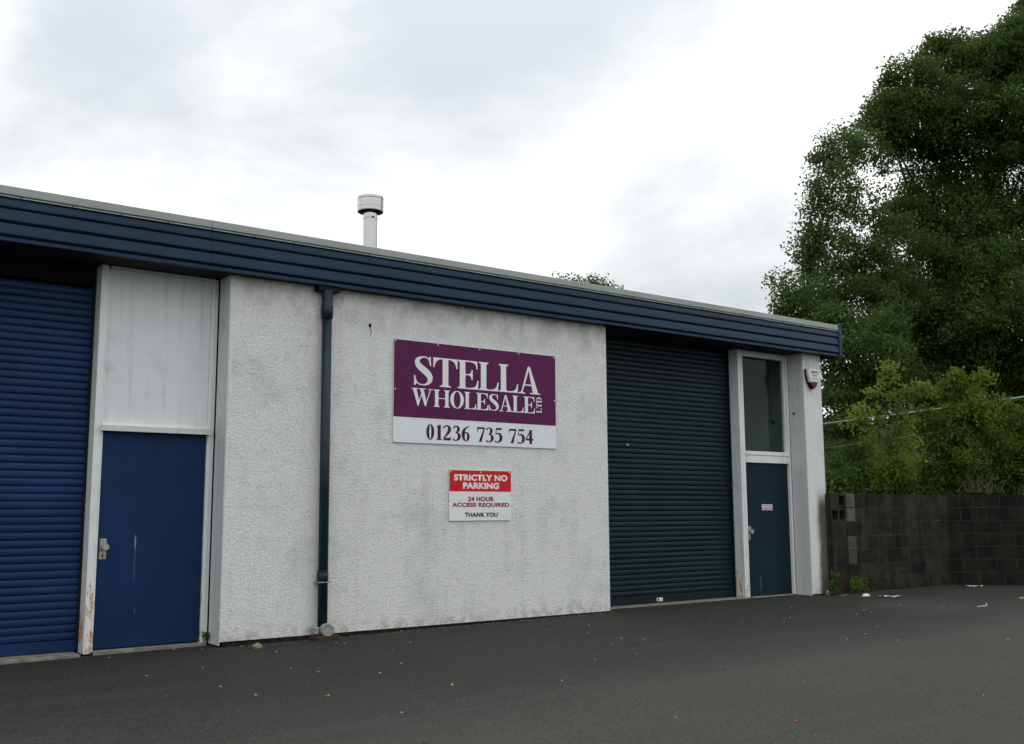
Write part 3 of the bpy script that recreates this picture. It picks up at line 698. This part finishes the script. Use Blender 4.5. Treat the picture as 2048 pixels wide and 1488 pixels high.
# ------------------------------------------------------------------ alarm box
A = thing('alarm_box', 'white shield shaped alarm box with dark red lower lens on the end pier', 'alarm', (13.82, -.01, 3.45))
def shield(cx, zt, w, h):
    return [(cx - w * .46, zt), (cx - w * .5, zt - h * .06), (cx - w * .47, zt - h * .35), (cx - w * .36, zt - h * .66), (cx - w * .16, zt - h * .93), (cx, zt - h), (cx + w * .16, zt - h * .93), (cx + w * .36, zt - h * .66), (cx + w * .47, zt - h * .35), (cx + w * .5, zt - h * .06), (cx + w * .46, zt)]
bm = bmesh.new(); prism(bm, shield(13.815, 3.600, .315, .325), -.035, -.002); emit('back_plate', bm, M['void'], A)
def clip_poly(p, z, keep_above):
    out_ = []
    for i in range(len(p)):
        a, b = p[i], p[(i + 1) % len(p)]
        ia = (a[1] >= z) == keep_above; ib = (b[1] >= z) == keep_above
        if ia: out_.append(a)
        if ia != ib:
            t_ = (z - a[1]) / (b[1] - a[1]); out_.append((a[0] + (b[0] - a[0]) * t_, z))
    return out_
sh = shield(13.815, 3.598, .30, .315)
bm = bmesh.new(); prism(bm, clip_poly(sh, 3.385, True), -.085, -.036); bmesh.ops.bevel(bm, geom=[e for e in bm.edges if all(v.co.y < -.08 for v in e.verts)], offset=.010, segments=2, affect='EDGES'); emit('cover', bm, M['plastic_white'], A)
bm = bmesh.new(); prism(bm, clip_poly(sh, 3.383, False), -.075, -.036); bmesh.ops.bevel(bm, geom=[e for e in bm.edges if all(v.co.y < -.07 for v in e.verts)], offset=.010, segments=2, affect='EDGES'); emit('lens', bm, M['lens_red'], A)
sans_text('AMBEST', 13.715, 13.925, 3.530, 3.570, -.0865, M['letter_red'], A, .03)
sans_text('24/7', 13.755, 13.885, 3.475, 3.512, -.0865, M['letter_red'], A, .03)
boxo('print_line', 13.74, 13.90, -.0868, -.086, 3.436, 3.443, M['letter_black'], A, 0)

# ------------------------------------------------------------------ block wall
BW = thing('block_wall', 'blackened concrete block wall joining the end of the building, angled at its far end', 'wall', (14.7, 0, 0))
CH = .2286
def block_me(w, d, hh, name='block'):
    bm = bmesh.new(); box(bm, 0, w, 0, d, 0, hh, .004)
    me = bpy.data.meshes.new(name); bm.to_mesh(me); bm.free(); return me
cache = {}
def place_block(x, y, z, rz, w, mat, d=.205, hh=CH - .010):
    k = (round(w, 3), mat, d)
    if k not in cache:
        cache[k] = block_me(w, d, hh); cache[k].materials.append(M[mat])
    o = bpy.data.objects.new('block', cache[k]); link(o, BW); o.rotation_euler = (0, 0, rz)
    o.location = Vector((x, y, z)) - local(BW); return o
def run(ox, oy, rz, length, mat, y_off=0):
    for c in range(7):
        z = c * CH + .002; s = 0.0 if c % 2 == 0 else -.225
        while s < length - .02:
            a, b = max(s, 0), min(s + .44, length - .005)
            if b - a > .05:
                jig = random.uniform(-.0018, .0018)
                dx, dy = math.cos(rz) * a - math.sin(rz) * jig, math.sin(rz) * a + math.cos(rz) * jig
                mm = mat
                if mat == 'block_dark' and random.random() < .08: mm = 'block_darker'
                place_block(ox + dx, oy + dy, z, rz, round(b - a, 2), mm)
            s += .45
run(14.695, -.070, 0.0, 2.80, 'block_dark')
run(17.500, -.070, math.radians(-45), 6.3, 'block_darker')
bm = bmesh.new(); box(bm, 14.695, 17.495, -.0675, .125, -.1, 7 * CH - .012); emit('mortar', bm, M['mortar'], BW)
bm = bmesh.new(); box(bm, 0, 6.3, .0025, .19, -.1, 7 * CH - .012)
bmesh.ops.rotate(bm, verts=bm.verts, cent=(0, 0, 0), matrix=Matrix.Rotation(math.radians(-45), 3, 'Z')); bmesh.ops.translate(bm, verts=bm.verts, vec=(17.500, -.070, 0)); emit('mortar', bm, M['mortar'], BW)
# end pier: hollow blocks laid open side out over plain ones, pale quoins beside them
def hollow(x, z, holes):
    bm = bmesh.new(); y0, y1 = -.100, .11; w, hh = .40, CH - .010; hz0, hz1 = .035, hh - .035
    box(bm, x, x + w, y0, y1, z, z + hz0); box(bm, x, x + w, y0, y1, z + hz1, z + hh)
    xs_ = [(0, .035), (.175, .225), (.365, w)] if holes[0] else [(0, .225), (.365, w)]
    for a, b in xs_: box(bm, x + a, x + b, y0 + .0005, y1, z + hz0 + .0003, z + hz1 - .0003)
    box(bm, x + .002, x + w - .002, y1 - .03, y1 + .001, z + hz0 + .001, z + hz1 - .001)
    emit('hollow_block', bm, M['block_dark'], BW)
hollow(14.06, 6 * CH + .002, (0, 1)); hollow(14.06, 5 * CH + .002, (1, 1))
for c in range(5): place_block(14.06, -.100, c * CH + .002, 0, .40, 'block_dark', .21)
for c in range(7):
    mt = 'block_pale' if c in (0, 2, 3, 5, 6) else 'block_dark'
    if c == 1: mt = 'block_dark'
    place_block(14.468, -.106 - .004 * (c % 2), c * CH + .002, 0, .220, mt, .22)
bm = bmesh.new(); box(bm, 14.065, 14.685, -.092, .10, -.1, 5 * CH); box(bm, 14.472, 14.685, -.092, .10, 5 * CH + .001, 7 * CH - .012); emit('mortar', bm, M['mortar'], BW)

# ------------------------------------------------------------------ foliage
def leaves_mesh(name, centers, n_per, sig, size, mat, parent, droop=.25, tint_shift=0.0, flat=.75):
    """centers Nx3 clump centres; one two-triangle leaf per sample"""
    cs = np.repeat(centers, n_per, axis=0); N = len(cs)
    g = rng.normal(0, 1, (N, 3)); gn = np.linalg.norm(g, axis=1)[:, None]; g *= np.minimum(1, 1.9 / gn); g[:, 2] *= flat
    pos = cs + g * sig * rng.uniform(.6, 1.25, (len(centers), 1)).repeat(n_per, 0)
    d = rng.normal(0, 1, (N, 3)); d[:, 2] -= droop; d /= np.linalg.norm(d, axis=1)[:, None]
    u = rng.normal(0, 1, (N, 3)); u -= (u * d).sum(1)[:, None] * d; u /= np.linalg.norm(u, axis=1)[:, None]
    w = np.cross(d, u)
    L = size * rng.uniform(.6, 1.3, (N, 1)); Wd = L * .36
    v = np.empty((N, 4, 3)); v[:, 0] = pos; v[:, 1] = pos + d * L * .5 + u * Wd + w * L * .06; v[:, 2] = pos + d * L; v[:, 3] = pos + d * L * .5 - u * Wd + w * L * .06
    me = bpy.data.meshes.new(name); me.vertices.add(N * 4); me.vertices.foreach_set('co', v.ravel())
    me.loops.add(N * 4); me.loops.foreach_set('vertex_index', np.arange(N * 4, dtype=np.int32))
    me.polygons.add(N); me.polygons.foreach_set('loop_start', np.arange(0, N * 4, 4, dtype=np.int32))
    me.polygons.foreach_set('loop_total', np.full(N, 4, dtype=np.int32)); me.update(calc_edges=True)
    tint = np.clip(rng.beta(3, 5, N) + tint_shift + np.repeat(rng.normal(0, .20, len(centers)), n_per), 0, 1)
    a = me.attributes.new('tint', 'FLOAT', 'POINT'); a.data.foreach_set('value', np.repeat(tint, 4).astype(np.float32))
    me.materials.append(mat); o = bpy.data.objects.new(name, me); link(o, parent)
    if parent: o.location = -local(parent)
    return o
def clumps(lobes, dens):
    """lobes: (centre Vector, radius m, density factor)"""
    out_ = []
    for c, r, k in lobes:
        n = max(3, int(dens * k * r * r))
        d = rng.normal(0, 1, (n, 3)); d /= np.linalg.norm(d, axis=1)[:, None]
        rr = r * rng.uniform(.15, 1, (n, 1)) ** .42 * rng.uniform(.82, 1.12, (n, 1))
        out_.append(np.array(c)[None] + d * rr * np.array([1, 1, .95]))
    return np.concatenate(out_)
def limbs(bm, root, lobes, r0, sub=3):
    root = Vector(root)
    for c, r, k in lobes:
        c = Vector(c); mid = root.lerp(c, .5) + Vector((random.uniform(-.3, .3), random.uniform(-.3, .3), random.uniform(.1, .6)))
        tube(bm, [root, mid, c], [r0 * .30, r0 * .16, r0 * .06], 6, False)
        for q in range(sub):
            e = c + Vector((random.gauss(0, 1), random.gauss(0, 1), random.gauss(.2, .8))).normalized() * r * .8
            tube(bm, [mid.lerp(c, .6), c.lerp(e, .4), e], [r0 * .06, r0 * .04, .006], 4, False)
def tree(label, base, lobes_px, dens, per, sig, size, mat, r0, name='tree', group=None, trunk_top=.45, tint=0.0, sub=3, cat='tree', lf=1.0):
    lobes = []
    for px, py, rp, dep, k in lobes_px: lobes.append((W(px, py, dep), rp * dep / FPX, k))
    T = thing(name, label, cat, base, group)
    leaves_mesh('crown', clumps(lobes, dens), per, sig, size, mat, T, tint_shift=tint)
    bm = bmesh.new(); base = Vector(base); cen = sum((l[0] for l in lobes), Vector()) / len(lobes)
    top = base.lerp(Vector((base.x * .5 + cen.x * .5, base.y * .5 + cen.y * .5, cen.z)), trunk_top)
    tube(bm, [base - Vector((0, 0, .3)), base.lerp(top, .5) + Vector((.1, .05, 0)), top], [r0, r0 * .8, r0 * .6], 10)
    limbs(bm, top, [l for l in lobes if random.random() < lf] or lobes[:1], r0, sub); emit('trunk', bm, M['bark'], T, True); return T

# the big dark tree filling the right of the picture
tree('largest dark green tree, filling the right edge above the block wall', (25.2, 4.0, 3.4),
     [(1815, 175, 62, 26, 1.1), (1770, 235, 55, 25.5, 1.2), (1890, 130, 62, 27, 1.0), (1880, 85, 24, 27, .8), (1925, 90, 30, 27.5, .7), (1985, 130, 75, 26, 1.2), (2055, 90, 80, 25, 1.2), (2060, 20, 38, 26, 1.0), (2150, 60, 110, 26, .9),
      (1840, 250, 75, 26, 1.2), (1930, 240, 85, 25.5, 1.2), (2030, 235, 85, 25, 1.1), (2130, 240, 110, 26, .9), (1790, 290, 40, 26, .9),
      (1860, 345, 55, 26.5, .6), (1940, 350, 75, 26, .75), (2040, 350, 80, 26.5, .7), (2140, 400, 110, 26, .8),
      (1830, 430, 70, 26, 1.1), (1920, 450, 80, 25.5, 1.1), (2010, 460, 80, 26, .9), (1860, 540, 85, 25, 1.2), (1960, 560, 85, 24.5, 1.2), (2060, 540, 80, 25, 1.0),
      (1830, 640, 80, 24.5, 1.1), (1930, 660, 80, 24, 1.2), (2030, 650, 80, 23.5, 1.2), (2120, 620, 100, 24, 1.0), (1870, 730, 70, 24.5, 1), (1990, 750, 75, 24, 1), (2090, 740, 80, 24, 1)],
     112, 92, .165, .078, M['leaf_tree'], .32, sub=1, lf=.4)
tree('lighter airy tree left of the largest tree, sky showing through it', (19.6, 4.9, 3.0),
     [(1690, 300, 52, 24, 1.0), (1735, 295, 36, 24.5, .9), (1770, 330, 30, 24.5, .35), (1650, 325, 32, 24, .8), (1665, 380, 55, 23.5, .85), (1725, 400, 40, 24, .45), (1640, 440, 42, 23.5, .8), (1700, 450, 45, 24, .5), (1618, 490, 38, 23.5, .9), (1660, 520, 55, 23.5, 1.0), (1735, 520, 60, 23.5, 1.2), (1780, 460, 45, 24, .9), (1640, 590, 55, 23, 1.1), (1720, 610, 70, 23, 1.1), (1790, 590, 60, 23.5, 1.1)],
     120, 66, .155, .072, M['leaf_tree_b'], .2, sub=2, lf=.7)
tree('low bushy tree leaning over the right end of the roof', (18.6, 3.6, 2.6),
     [(1560, 560, 24, 22.5, .7), (1580, 600, 38, 22, 1), (1610, 640, 45, 22, 1.1), (1565, 625, 28, 22, .8), (1650, 650, 55, 21.5, 1.1), (1700, 690, 60, 21, 1.1), (1740, 720, 60, 21, 1.0), (1690, 760, 50, 21, .8), (1662, 745, 30, 21.5, .8), (1770, 680, 60, 21.5, 1.2), (1790, 760, 60, 22, 1.1), (1730, 800, 50, 21.5, 1), (1690, 850, 50, 21.5, .9)],
     100, 66, .17, .078, M['leaf_tree'], .14)
tree('small treetop showing over the middle of the roof', (25.6, 19.3, .2),
     [(1125, 566, 17, 40, .35), (1150, 572, 22, 40, .5), (1180, 572, 24, 40, .9), (1205, 582, 22, 40, 1.1), (1235, 596, 20, 40, .6), (1190, 620, 50, 41, .8), (1130, 620, 40, 41, .8)],
     60, 50, .22, .10, M['leaf_tree_b'], .15)

# bushes and saplings on the bank
def bush(label, lobes_px, mat, dens=120, per=54, sig=.13, size=.075, name='bush', tint=0.0, group=None, r0=.05):
    if name == 'bush': size *= .84; per = int(per * 1.3); sig *= .9; dens *= 1.05
    c = [W(a, b, d) for a, b, r, d, k in lobes_px]; cx = sum(p.x for p in c) / len(c); cy = sum(p.y for p in c) / len(c)
    return tree(label, (cx, cy, 1.7), lobes_px, dens, per, sig, size, mat, r0, name=name, tint=tint, sub=2, cat='bush')
bush('pale young sapling with yellow green leaves, tallest shoot behind the wall',
     [(1783, 752, 13, 18.4, 1.0), (1785, 790, 15, 18.4, 1), (1752, 786, 9, 18.3, .8), (1735, 830, 17, 18.2, .9), (1822, 790, 12, 18.3, .8), (1792, 825, 20, 18.4, .9), (1785, 872, 30, 18.4, 1), (1840, 780, 12, 18.3, .5), (1822, 862, 22, 18.3, .9), (1752, 884, 22, 18.2, .9), (1785, 925, 34, 18.2, 1.2), (1820, 900, 28, 18.2, 1.1), (1779, 736, 7, 18.4, 1.2), (1842, 778, 8, 18.3, 1), (1717, 822, 8, 18.2, 1), (1712, 842, 9, 18.2, .9)],
     M['leaf_sapling'], 95, 30, .10, .080, name='sapling', tint=.0, r0=.018)
bush('large leafy bush crossing the pale fence rail',
     [(1925, 800, 42, 19.8, 1), (1900, 850, 46, 19.6, 1.2), (1955, 830, 48, 19.5, 1.2), (1975, 880, 46, 19.4, 1.1), (1870, 885, 34, 19.5, 1.1), (1925, 900, 42, 19.3, 1.1), (1895, 785, 24, 19.8, .7), (1950, 772, 20, 19.8, .7), (1850, 850, 22, 19.6, .7), (1905, 762, 9, 19.7, .9), (1912, 748, 6, 19.7, 1), (1968, 752, 8, 19.7, .9), (1990, 800, 12, 19.6, .8), (1843, 826, 8, 19.5, 1)],
     M['leaf_bush'], 130, 52, .13, .082, tint=.08, r0=.03)
bush('bright green bush at the right edge of the picture, behind the wall',
     [(2030, 850, 36, 19.8, 1), (2065, 880, 48, 19.6, 1), (2035, 920, 42, 19.4, 1), (2005, 840, 26, 19.6, 1), (2000, 900, 30, 19.5, 1.1), (2015, 815, 10, 19.6, 1), (2090, 830, 50, 19.6, 1), (2110, 920, 60, 19.6, 1)], M['leaf_bush'], 120, 50, .13, .08, r0=.03)
bush('low spreading bush next to the end of the building, behind the wall',
     [(1680, 935, 32, 19.2, 1), (1700, 905, 24, 19.2, .8), (1730, 925, 32, 19.2, 1), (1705, 960, 30, 18.6, 1.2), (1760, 945, 34, 18.8, 1.2), (1670, 970, 24, 18.4, 1.2), (1640, 960, 28, 18.8, 1), (1720, 885, 14, 19.2, .6)], M['leaf_bramble'], 135, 54, .12, .072, tint=.06, r0=.02)
bush('dense bramble bush in the middle of the bank, behind the wall',
     [(1810, 930, 36, 19.4, 1), (1850, 945, 36, 19.4, 1.2), (1800, 962, 28, 18.7, 1.3), (1860, 972, 22, 19.2, 1.2), (1905, 945, 34, 19.4, 1.2), (1790, 900, 28, 19.6, .8), (1775, 950, 30, 18.0, 1.3), (1800, 930, 26, 18.0, 1.1)], M['leaf_bush'], 135, 54, .12, .072, tint=-.05, r0=.02)
bush('tangled bush with bare stems near the corner of the wall',
     [(1945, 945, 34, 19.6, .8), (1990, 960, 28, 19.6, .8), (2010, 940, 32, 19.6, 1.0), (1930, 970, 20, 19.4, .8), (2050, 958, 32, 19.6, 1.0)], M['leaf_bramble'], 120, 50, .12, .072, r0=.02)
bush('shadowy shrub in the gap between the building and the trees',
     [(1668, 860, 34, 20.5, 1), (1700, 830, 28, 20.5, 1), (1660, 800, 26, 20.5, .9), (1730, 870, 30, 20.5, 1), (1655, 905, 26, 20, 1), (1690, 790, 22, 20.8, .7)], M['leaf_tree'], 120, 50, .13, .075, r0=.02)
tree('dark tree in the shade behind the leafy bushes', (27.5, 8.5, 3.6),
     [(1820, 840, 60, 29, 1), (1900, 820, 70, 29, 1), (1980, 840, 70, 29, 1), (2060, 830, 80, 29, 1), (1860, 760, 65, 29, 1), (1950, 760, 70, 29, 1), (2040, 750, 70, 29, 1), (1780, 900, 60, 29, 1), (1870, 900, 70, 29, 1), (1970, 900, 70, 29, 1), (2070, 910, 80, 29, 1), (1700, 900, 50, 29, 1), (1800, 690, 60, 29, 1), (1730, 780, 50, 29, 1)],
     70, 60, .25, .10, M['leaf_tree'], .2)
# ground cover mass on the bank
cc = []
for p, q, na, nb in zip(path, path[1:5], nrm, nrm[1:]):
    L = (q - p).length
    for _ in range(int(L * 130)):
        u = random.random(); tt = random.random() ** 1.3 * 9 + .30
        pt = p.lerp(q, u) + na.lerp(nb, u) * tt; cc.append((pt.x, pt.y, bank_h(tt) + random.uniform(.0, .42 if tt > .5 else .22)))
o = leaves_mesh('ground_cover', np.array(cc), 34, .15, .075, M['leaf_bramble'], None, tint_shift=.0)
tag(o, 'rough green undergrowth covering the bank behind the block wall', 'undergrowth', kind='stuff')
# bare dead stems
bm = bmesh.new()
for k in range(30):
    p = W(1965 + random.gauss(0, 26), 985, 19.0 + random.uniform(-.1, .2)); e = p + Vector((random.gauss(0, .20), random.gauss(0, .1), random.uniform(.15, .42)))
    tube(bm, [p, p.lerp(e, .5) + Vector((random.gauss(0, .06), 0, .04)), e], [.006, .004, .003], 4, False)
tag(emit('dead_bush', bm, M['twig'], None), 'tangle of bare brown stems sticking up behind the wall corner', 'dead bush')

# fence rail with posts, half hidden in the growth
ra, rb = W(1560, 859, 18.8), W(2120, 783.3, 20.2)
FN = thing('wire_fence', 'pale green metal fence rail running through the bushes', 'fence', (ra.lerp(rb, .5).x, ra.lerp(rb, .5).y, 1.8))
bm = bmesh.new(); tube(bm, [ra, ra.lerp(rb, .33) - Vector((0, 0, .010)), ra.lerp(rb, .66) - Vector((0, 0, .010)), rb], .015, 8); emit('rail', bm, M['rail'], FN, True)
for u in (.02, .36, .68, .98):
    p = ra.lerp(rb, u); bm = bmesh.new(); tube(bm, [(p.x, p.y, 1.2), (p.x, p.y, p.z - .02)], .018, 8); emit('post', bm, M['bark'], FN, True)
for dz in (.45, .9):
    bm = bmesh.new(); tube(bm, [ra - Vector((0, 0, dz)), rb - Vector((0, 0, dz))], .004, 4); emit('wire', bm, M['rail'], FN)

# weeds at the foot of the pier
def weed(px, Y, label, n=5, s=.05, h=.18, mat='leaf_bramble'):
    T = thing('weed', label, 'weed', (px, Y, 0)); c = np.array([[px + random.gauss(0, s), Y - abs(random.gauss(0, s * .5)), random.uniform(.03, h)] for _ in range(n * 4)])
    leaves_mesh('leaves', c, 14, .02, .035, M[mat], T); bm = bmesh.new()
    for k in range(n): tube(bm, [(px + random.gauss(0, s * .4), Y, 0), (px + random.gauss(0, s), Y - .02, h * random.uniform(.6, 1))], [.004, .002], 4)
    emit('stem', bm, M['bark'], T)
weed(13.97, -.14, 'dark leafy weed between the white pier and the block pier', 6, .045, .34)
weed(14.62, -.16, 'grassy weed tuft at the foot of the pale quoins', 8, .09, .26, 'leaf_bush')
weed(3.985, .27, 'tiny weed growing at the foot of the blue door frame', 1, .008, .10)

# ------------------------------------------------------------------ litter
def crumple(name, x, y, sx, sy, sz, mat, label, cat, rot=0, sub=2, group=None):
    bm = bmesh.new(); bmesh.ops.create_icosphere(bm, subdivisions=sub, radius=1)
    for v in bm.verts:
        k = random.uniform(.55, 1.25); v.co = Vector((v.co.x * sx * k, v.co.y * sy * k, (v.co.z * random.uniform(.6, 1.2) + .6) * sz))
    bmesh.ops.rotate(bm, verts=bm.verts, cent=(0, 0, 0), matrix=Matrix.Rotation(rot, 3, 'Z')); z = gz(x)
    bmesh.ops.translate(bm, verts=bm.verts, vec=(x, y, z + .001)); o = emit(name, bm, M[mat], None, origin=(x, y, z))
    return tag(o, label, cat, group)
def sheet(name, x, y, lx, ly, mat, label, cat, rot=0, curl=.02, group=None, n=6):
    bm = bmesh.new(); z = gz(x); g = []
    for j in range(n + 1):
        row = []
        for i in range(n + 1):
            a, b = i / n - .5, j / n - .5; e = 1 - .25 * random.random() if abs(a) == .5 or abs(b) == .5 else 1
            row.append(bm.verts.new((a * lx * e, b * ly * e, .004 + curl * random.random() + curl * 1.3 * abs(a))))
        g.append(row)
    for j in range(n):
        for i in range(n): bm.faces.new((g[j][i], g[j][i + 1], g[j + 1][i + 1], g[j + 1][i]))
    bmesh.ops.rotate(bm, verts=bm.verts, cent=(0, 0, 0), matrix=Matrix.Rotation(rot, 3, 'Z')); bmesh.ops.translate(bm, verts=bm.verts, vec=(x, y, z))
    o = emit(name, bm, M[mat], None, origin=(x, y, z)); return tag(o, label, cat, group)
def G(px, py, z=0.0):
    r = RT * ((px - 1024) / FPX) + DN * ((py - 744) / FPX) + FW
    t_ = (z - CAM.z) / r.z; return CAM + r * t_
p = G(515, 1296, -.03); crumple('stone', p.x, p.y, .055, .045, .035, 'stone', 'squarish tan stone on the asphalt left of the drainpipe', 'stone')
p = G(1732, 1193); crumple('crumpled_paper', p.x, p.y, .11, .06, .028, 'paper', 'crumpled white paper beside the weeds under the block wall', 'litter', .3)
p = G(1785, 1194); sheet('paper_strip', p.x, p.y, .27, .07, 'paper', 'flat white strip of paper on the asphalt by the block wall', 'litter', -.6, .012)
p = G(1948, 1173); sheet('paper_strip', p.x, p.y, .30, .05, 'paper', 'long thin white strip lying at the foot of the angled wall', 'litter', -.7, .010)
p = G(1686, 1193); sheet('paper_strip', p.x, p.y, .12, .03, 'grit', 'short grey strip beside the block pier', 'litter', -.5, .008)
p = G(1656, 1190); crumple('broken_tile', p.x, p.y, .04, .03, .05, 'pale_leaf', 'broken tan lump at the foot of the white pier', 'rubble')
p = G(2044, 1198); crumple('rubble', p.x, p.y, .05, .03, .02, 'pale_leaf', 'tan lump of rubble at the right edge of the picture', 'rubble')
p = G(1583, 1186); sheet('paper_strip', p.x, p.y, .12, .04, 'paper', 'small white strip in front of the dark green door', 'litter', .5, .008)
p = G(1442, 1199); sheet('paper_strip', p.x, p.y, .14, .03, 'paper', 'white scrap on the threshold of the dark green shutter', 'litter', -.1, .006)
p = G(1758, 1195); crumple('dead_leaves', p.x, p.y, .07, .04, .02, 'dead_leaf', 'little heap of brown dead leaves beside the crumpled paper', 'dead leaves')
for (a, b), lab in {(265, 1484): 'brown dead leaf at the bottom left of the picture', (847, 1472): 'brown dead leaf near the bottom middle of the asphalt'}.items():
    p = G(a, b); sheet('dead_leaf', p.x, p.y, .055, .035, 'dead_leaf', lab, 'leaf', random.random() * 3, .02, n=4)
p = G(903, 1364); sheet('dead_leaf', p.x, p.y, .05, .02, 'pale_leaf', 'curled tan leaf in the middle of the asphalt', 'leaf', .3, .016, n=4)
p = G(655, 1383); sheet('dead_leaf', p.x, p.y, .03, .02, 'pale_leaf', 'small tan leaf left of the middle of the asphalt', 'leaf', .3, .012, n=4)
p = G(1590, 1435); sheet('wrapper', p.x, p.y, .045, .012, 'sign_red', 'tiny red scrap on the bare asphalt, lower right', 'litter', .1, .004, n=2)
bm = bmesh.new(); p = G(1955, 1214); q = G(1974, 1212); tube(bm, [(p.x, p.y, .006), (q.x, q.y, .008)], .004, 5); q2 = G(1972, 1209); tube(bm, [(q.x, q.y, .008), (q2.x, q2.y, .02)], .004, 5)
tag(emit('lollipop_stick', bm, M['paper']), 'thin pale stick lying on the asphalt in front of the angled wall', 'litter')
chips = [(293, 1352), (760, 1347), (582, 1338), (404, 1300), (553, 1304), (803, 1328), (511, 1391), (332, 1393), (803, 1426), (441, 1374), (637, 1345), (405, 1336), (785, 1300), (672, 1286), (689, 1287), (552, 1305), (820, 1285), (219, 1316), (348, 1300), (195, 1299), (245, 1300),
         (1177, 1251), (1190, 1319), (1243, 1277), (1288, 1279), (1223, 1289), (1421, 1244), (1484, 1243), (1570, 1238), (1580, 1236), (1627, 1239), (1568, 1244), (1713, 1229), (1728, 1221), (1743, 1225), (1755, 1254), (1731, 1268), (1694, 1279), (1796, 1281), (1888, 1214), (1801, 1210), (2016, 1280), (1441, 1334), (1124, 1362), (1608, 1365), (1350, 1435), (1583, 1215), (1626, 1215), (1092, 1260), (1967, 1391), (1274, 1308), (1176, 1267), (1728, 1215), (1969, 1214)]
n_ = 0
for a, b in chips:
    p = G(a, b, gz(G(a, b).x)); s = random.uniform(.006, .013)
    crumple('grit_chip', p.x, p.y, s * 1.3, s, s * .5, 'grit', 'tiny pale chip of grit lying on the dark asphalt', 'grit', random.random() * 3, 1, group='pale chips of grit scattered over the asphalt')

bm = bmesh.new()
for k in range(420):
    X = random.choice([random.uniform(4.0, 9.4), random.uniform(4.0, 9.4), random.uniform(9.4, 14.0), random.uniform(14.1, 17.4)]); Yb = -.005 if X < 14 else -.12
    if 9.4 < X < 12.4 or 2.9 < X < 4: Yb = .24
    y = Yb - abs(random.gauss(0, .07)) - .004; sz = random.uniform(.003, .009)
    r = bmesh.ops.create_icosphere(bm, subdivisions=1, radius=sz); bmesh.ops.scale(bm, vec=(random.uniform(.8, 2), 1, .6), verts=r['verts']); bmesh.ops.translate(bm, vec=(X, y, gz(X) + sz * .3), verts=r['verts'])
tag(emit('loose_grit', bm, M['wall_grit'], None), 'fine grit and crumbs gathered along the foot of the wall', 'grit', kind='stuff')
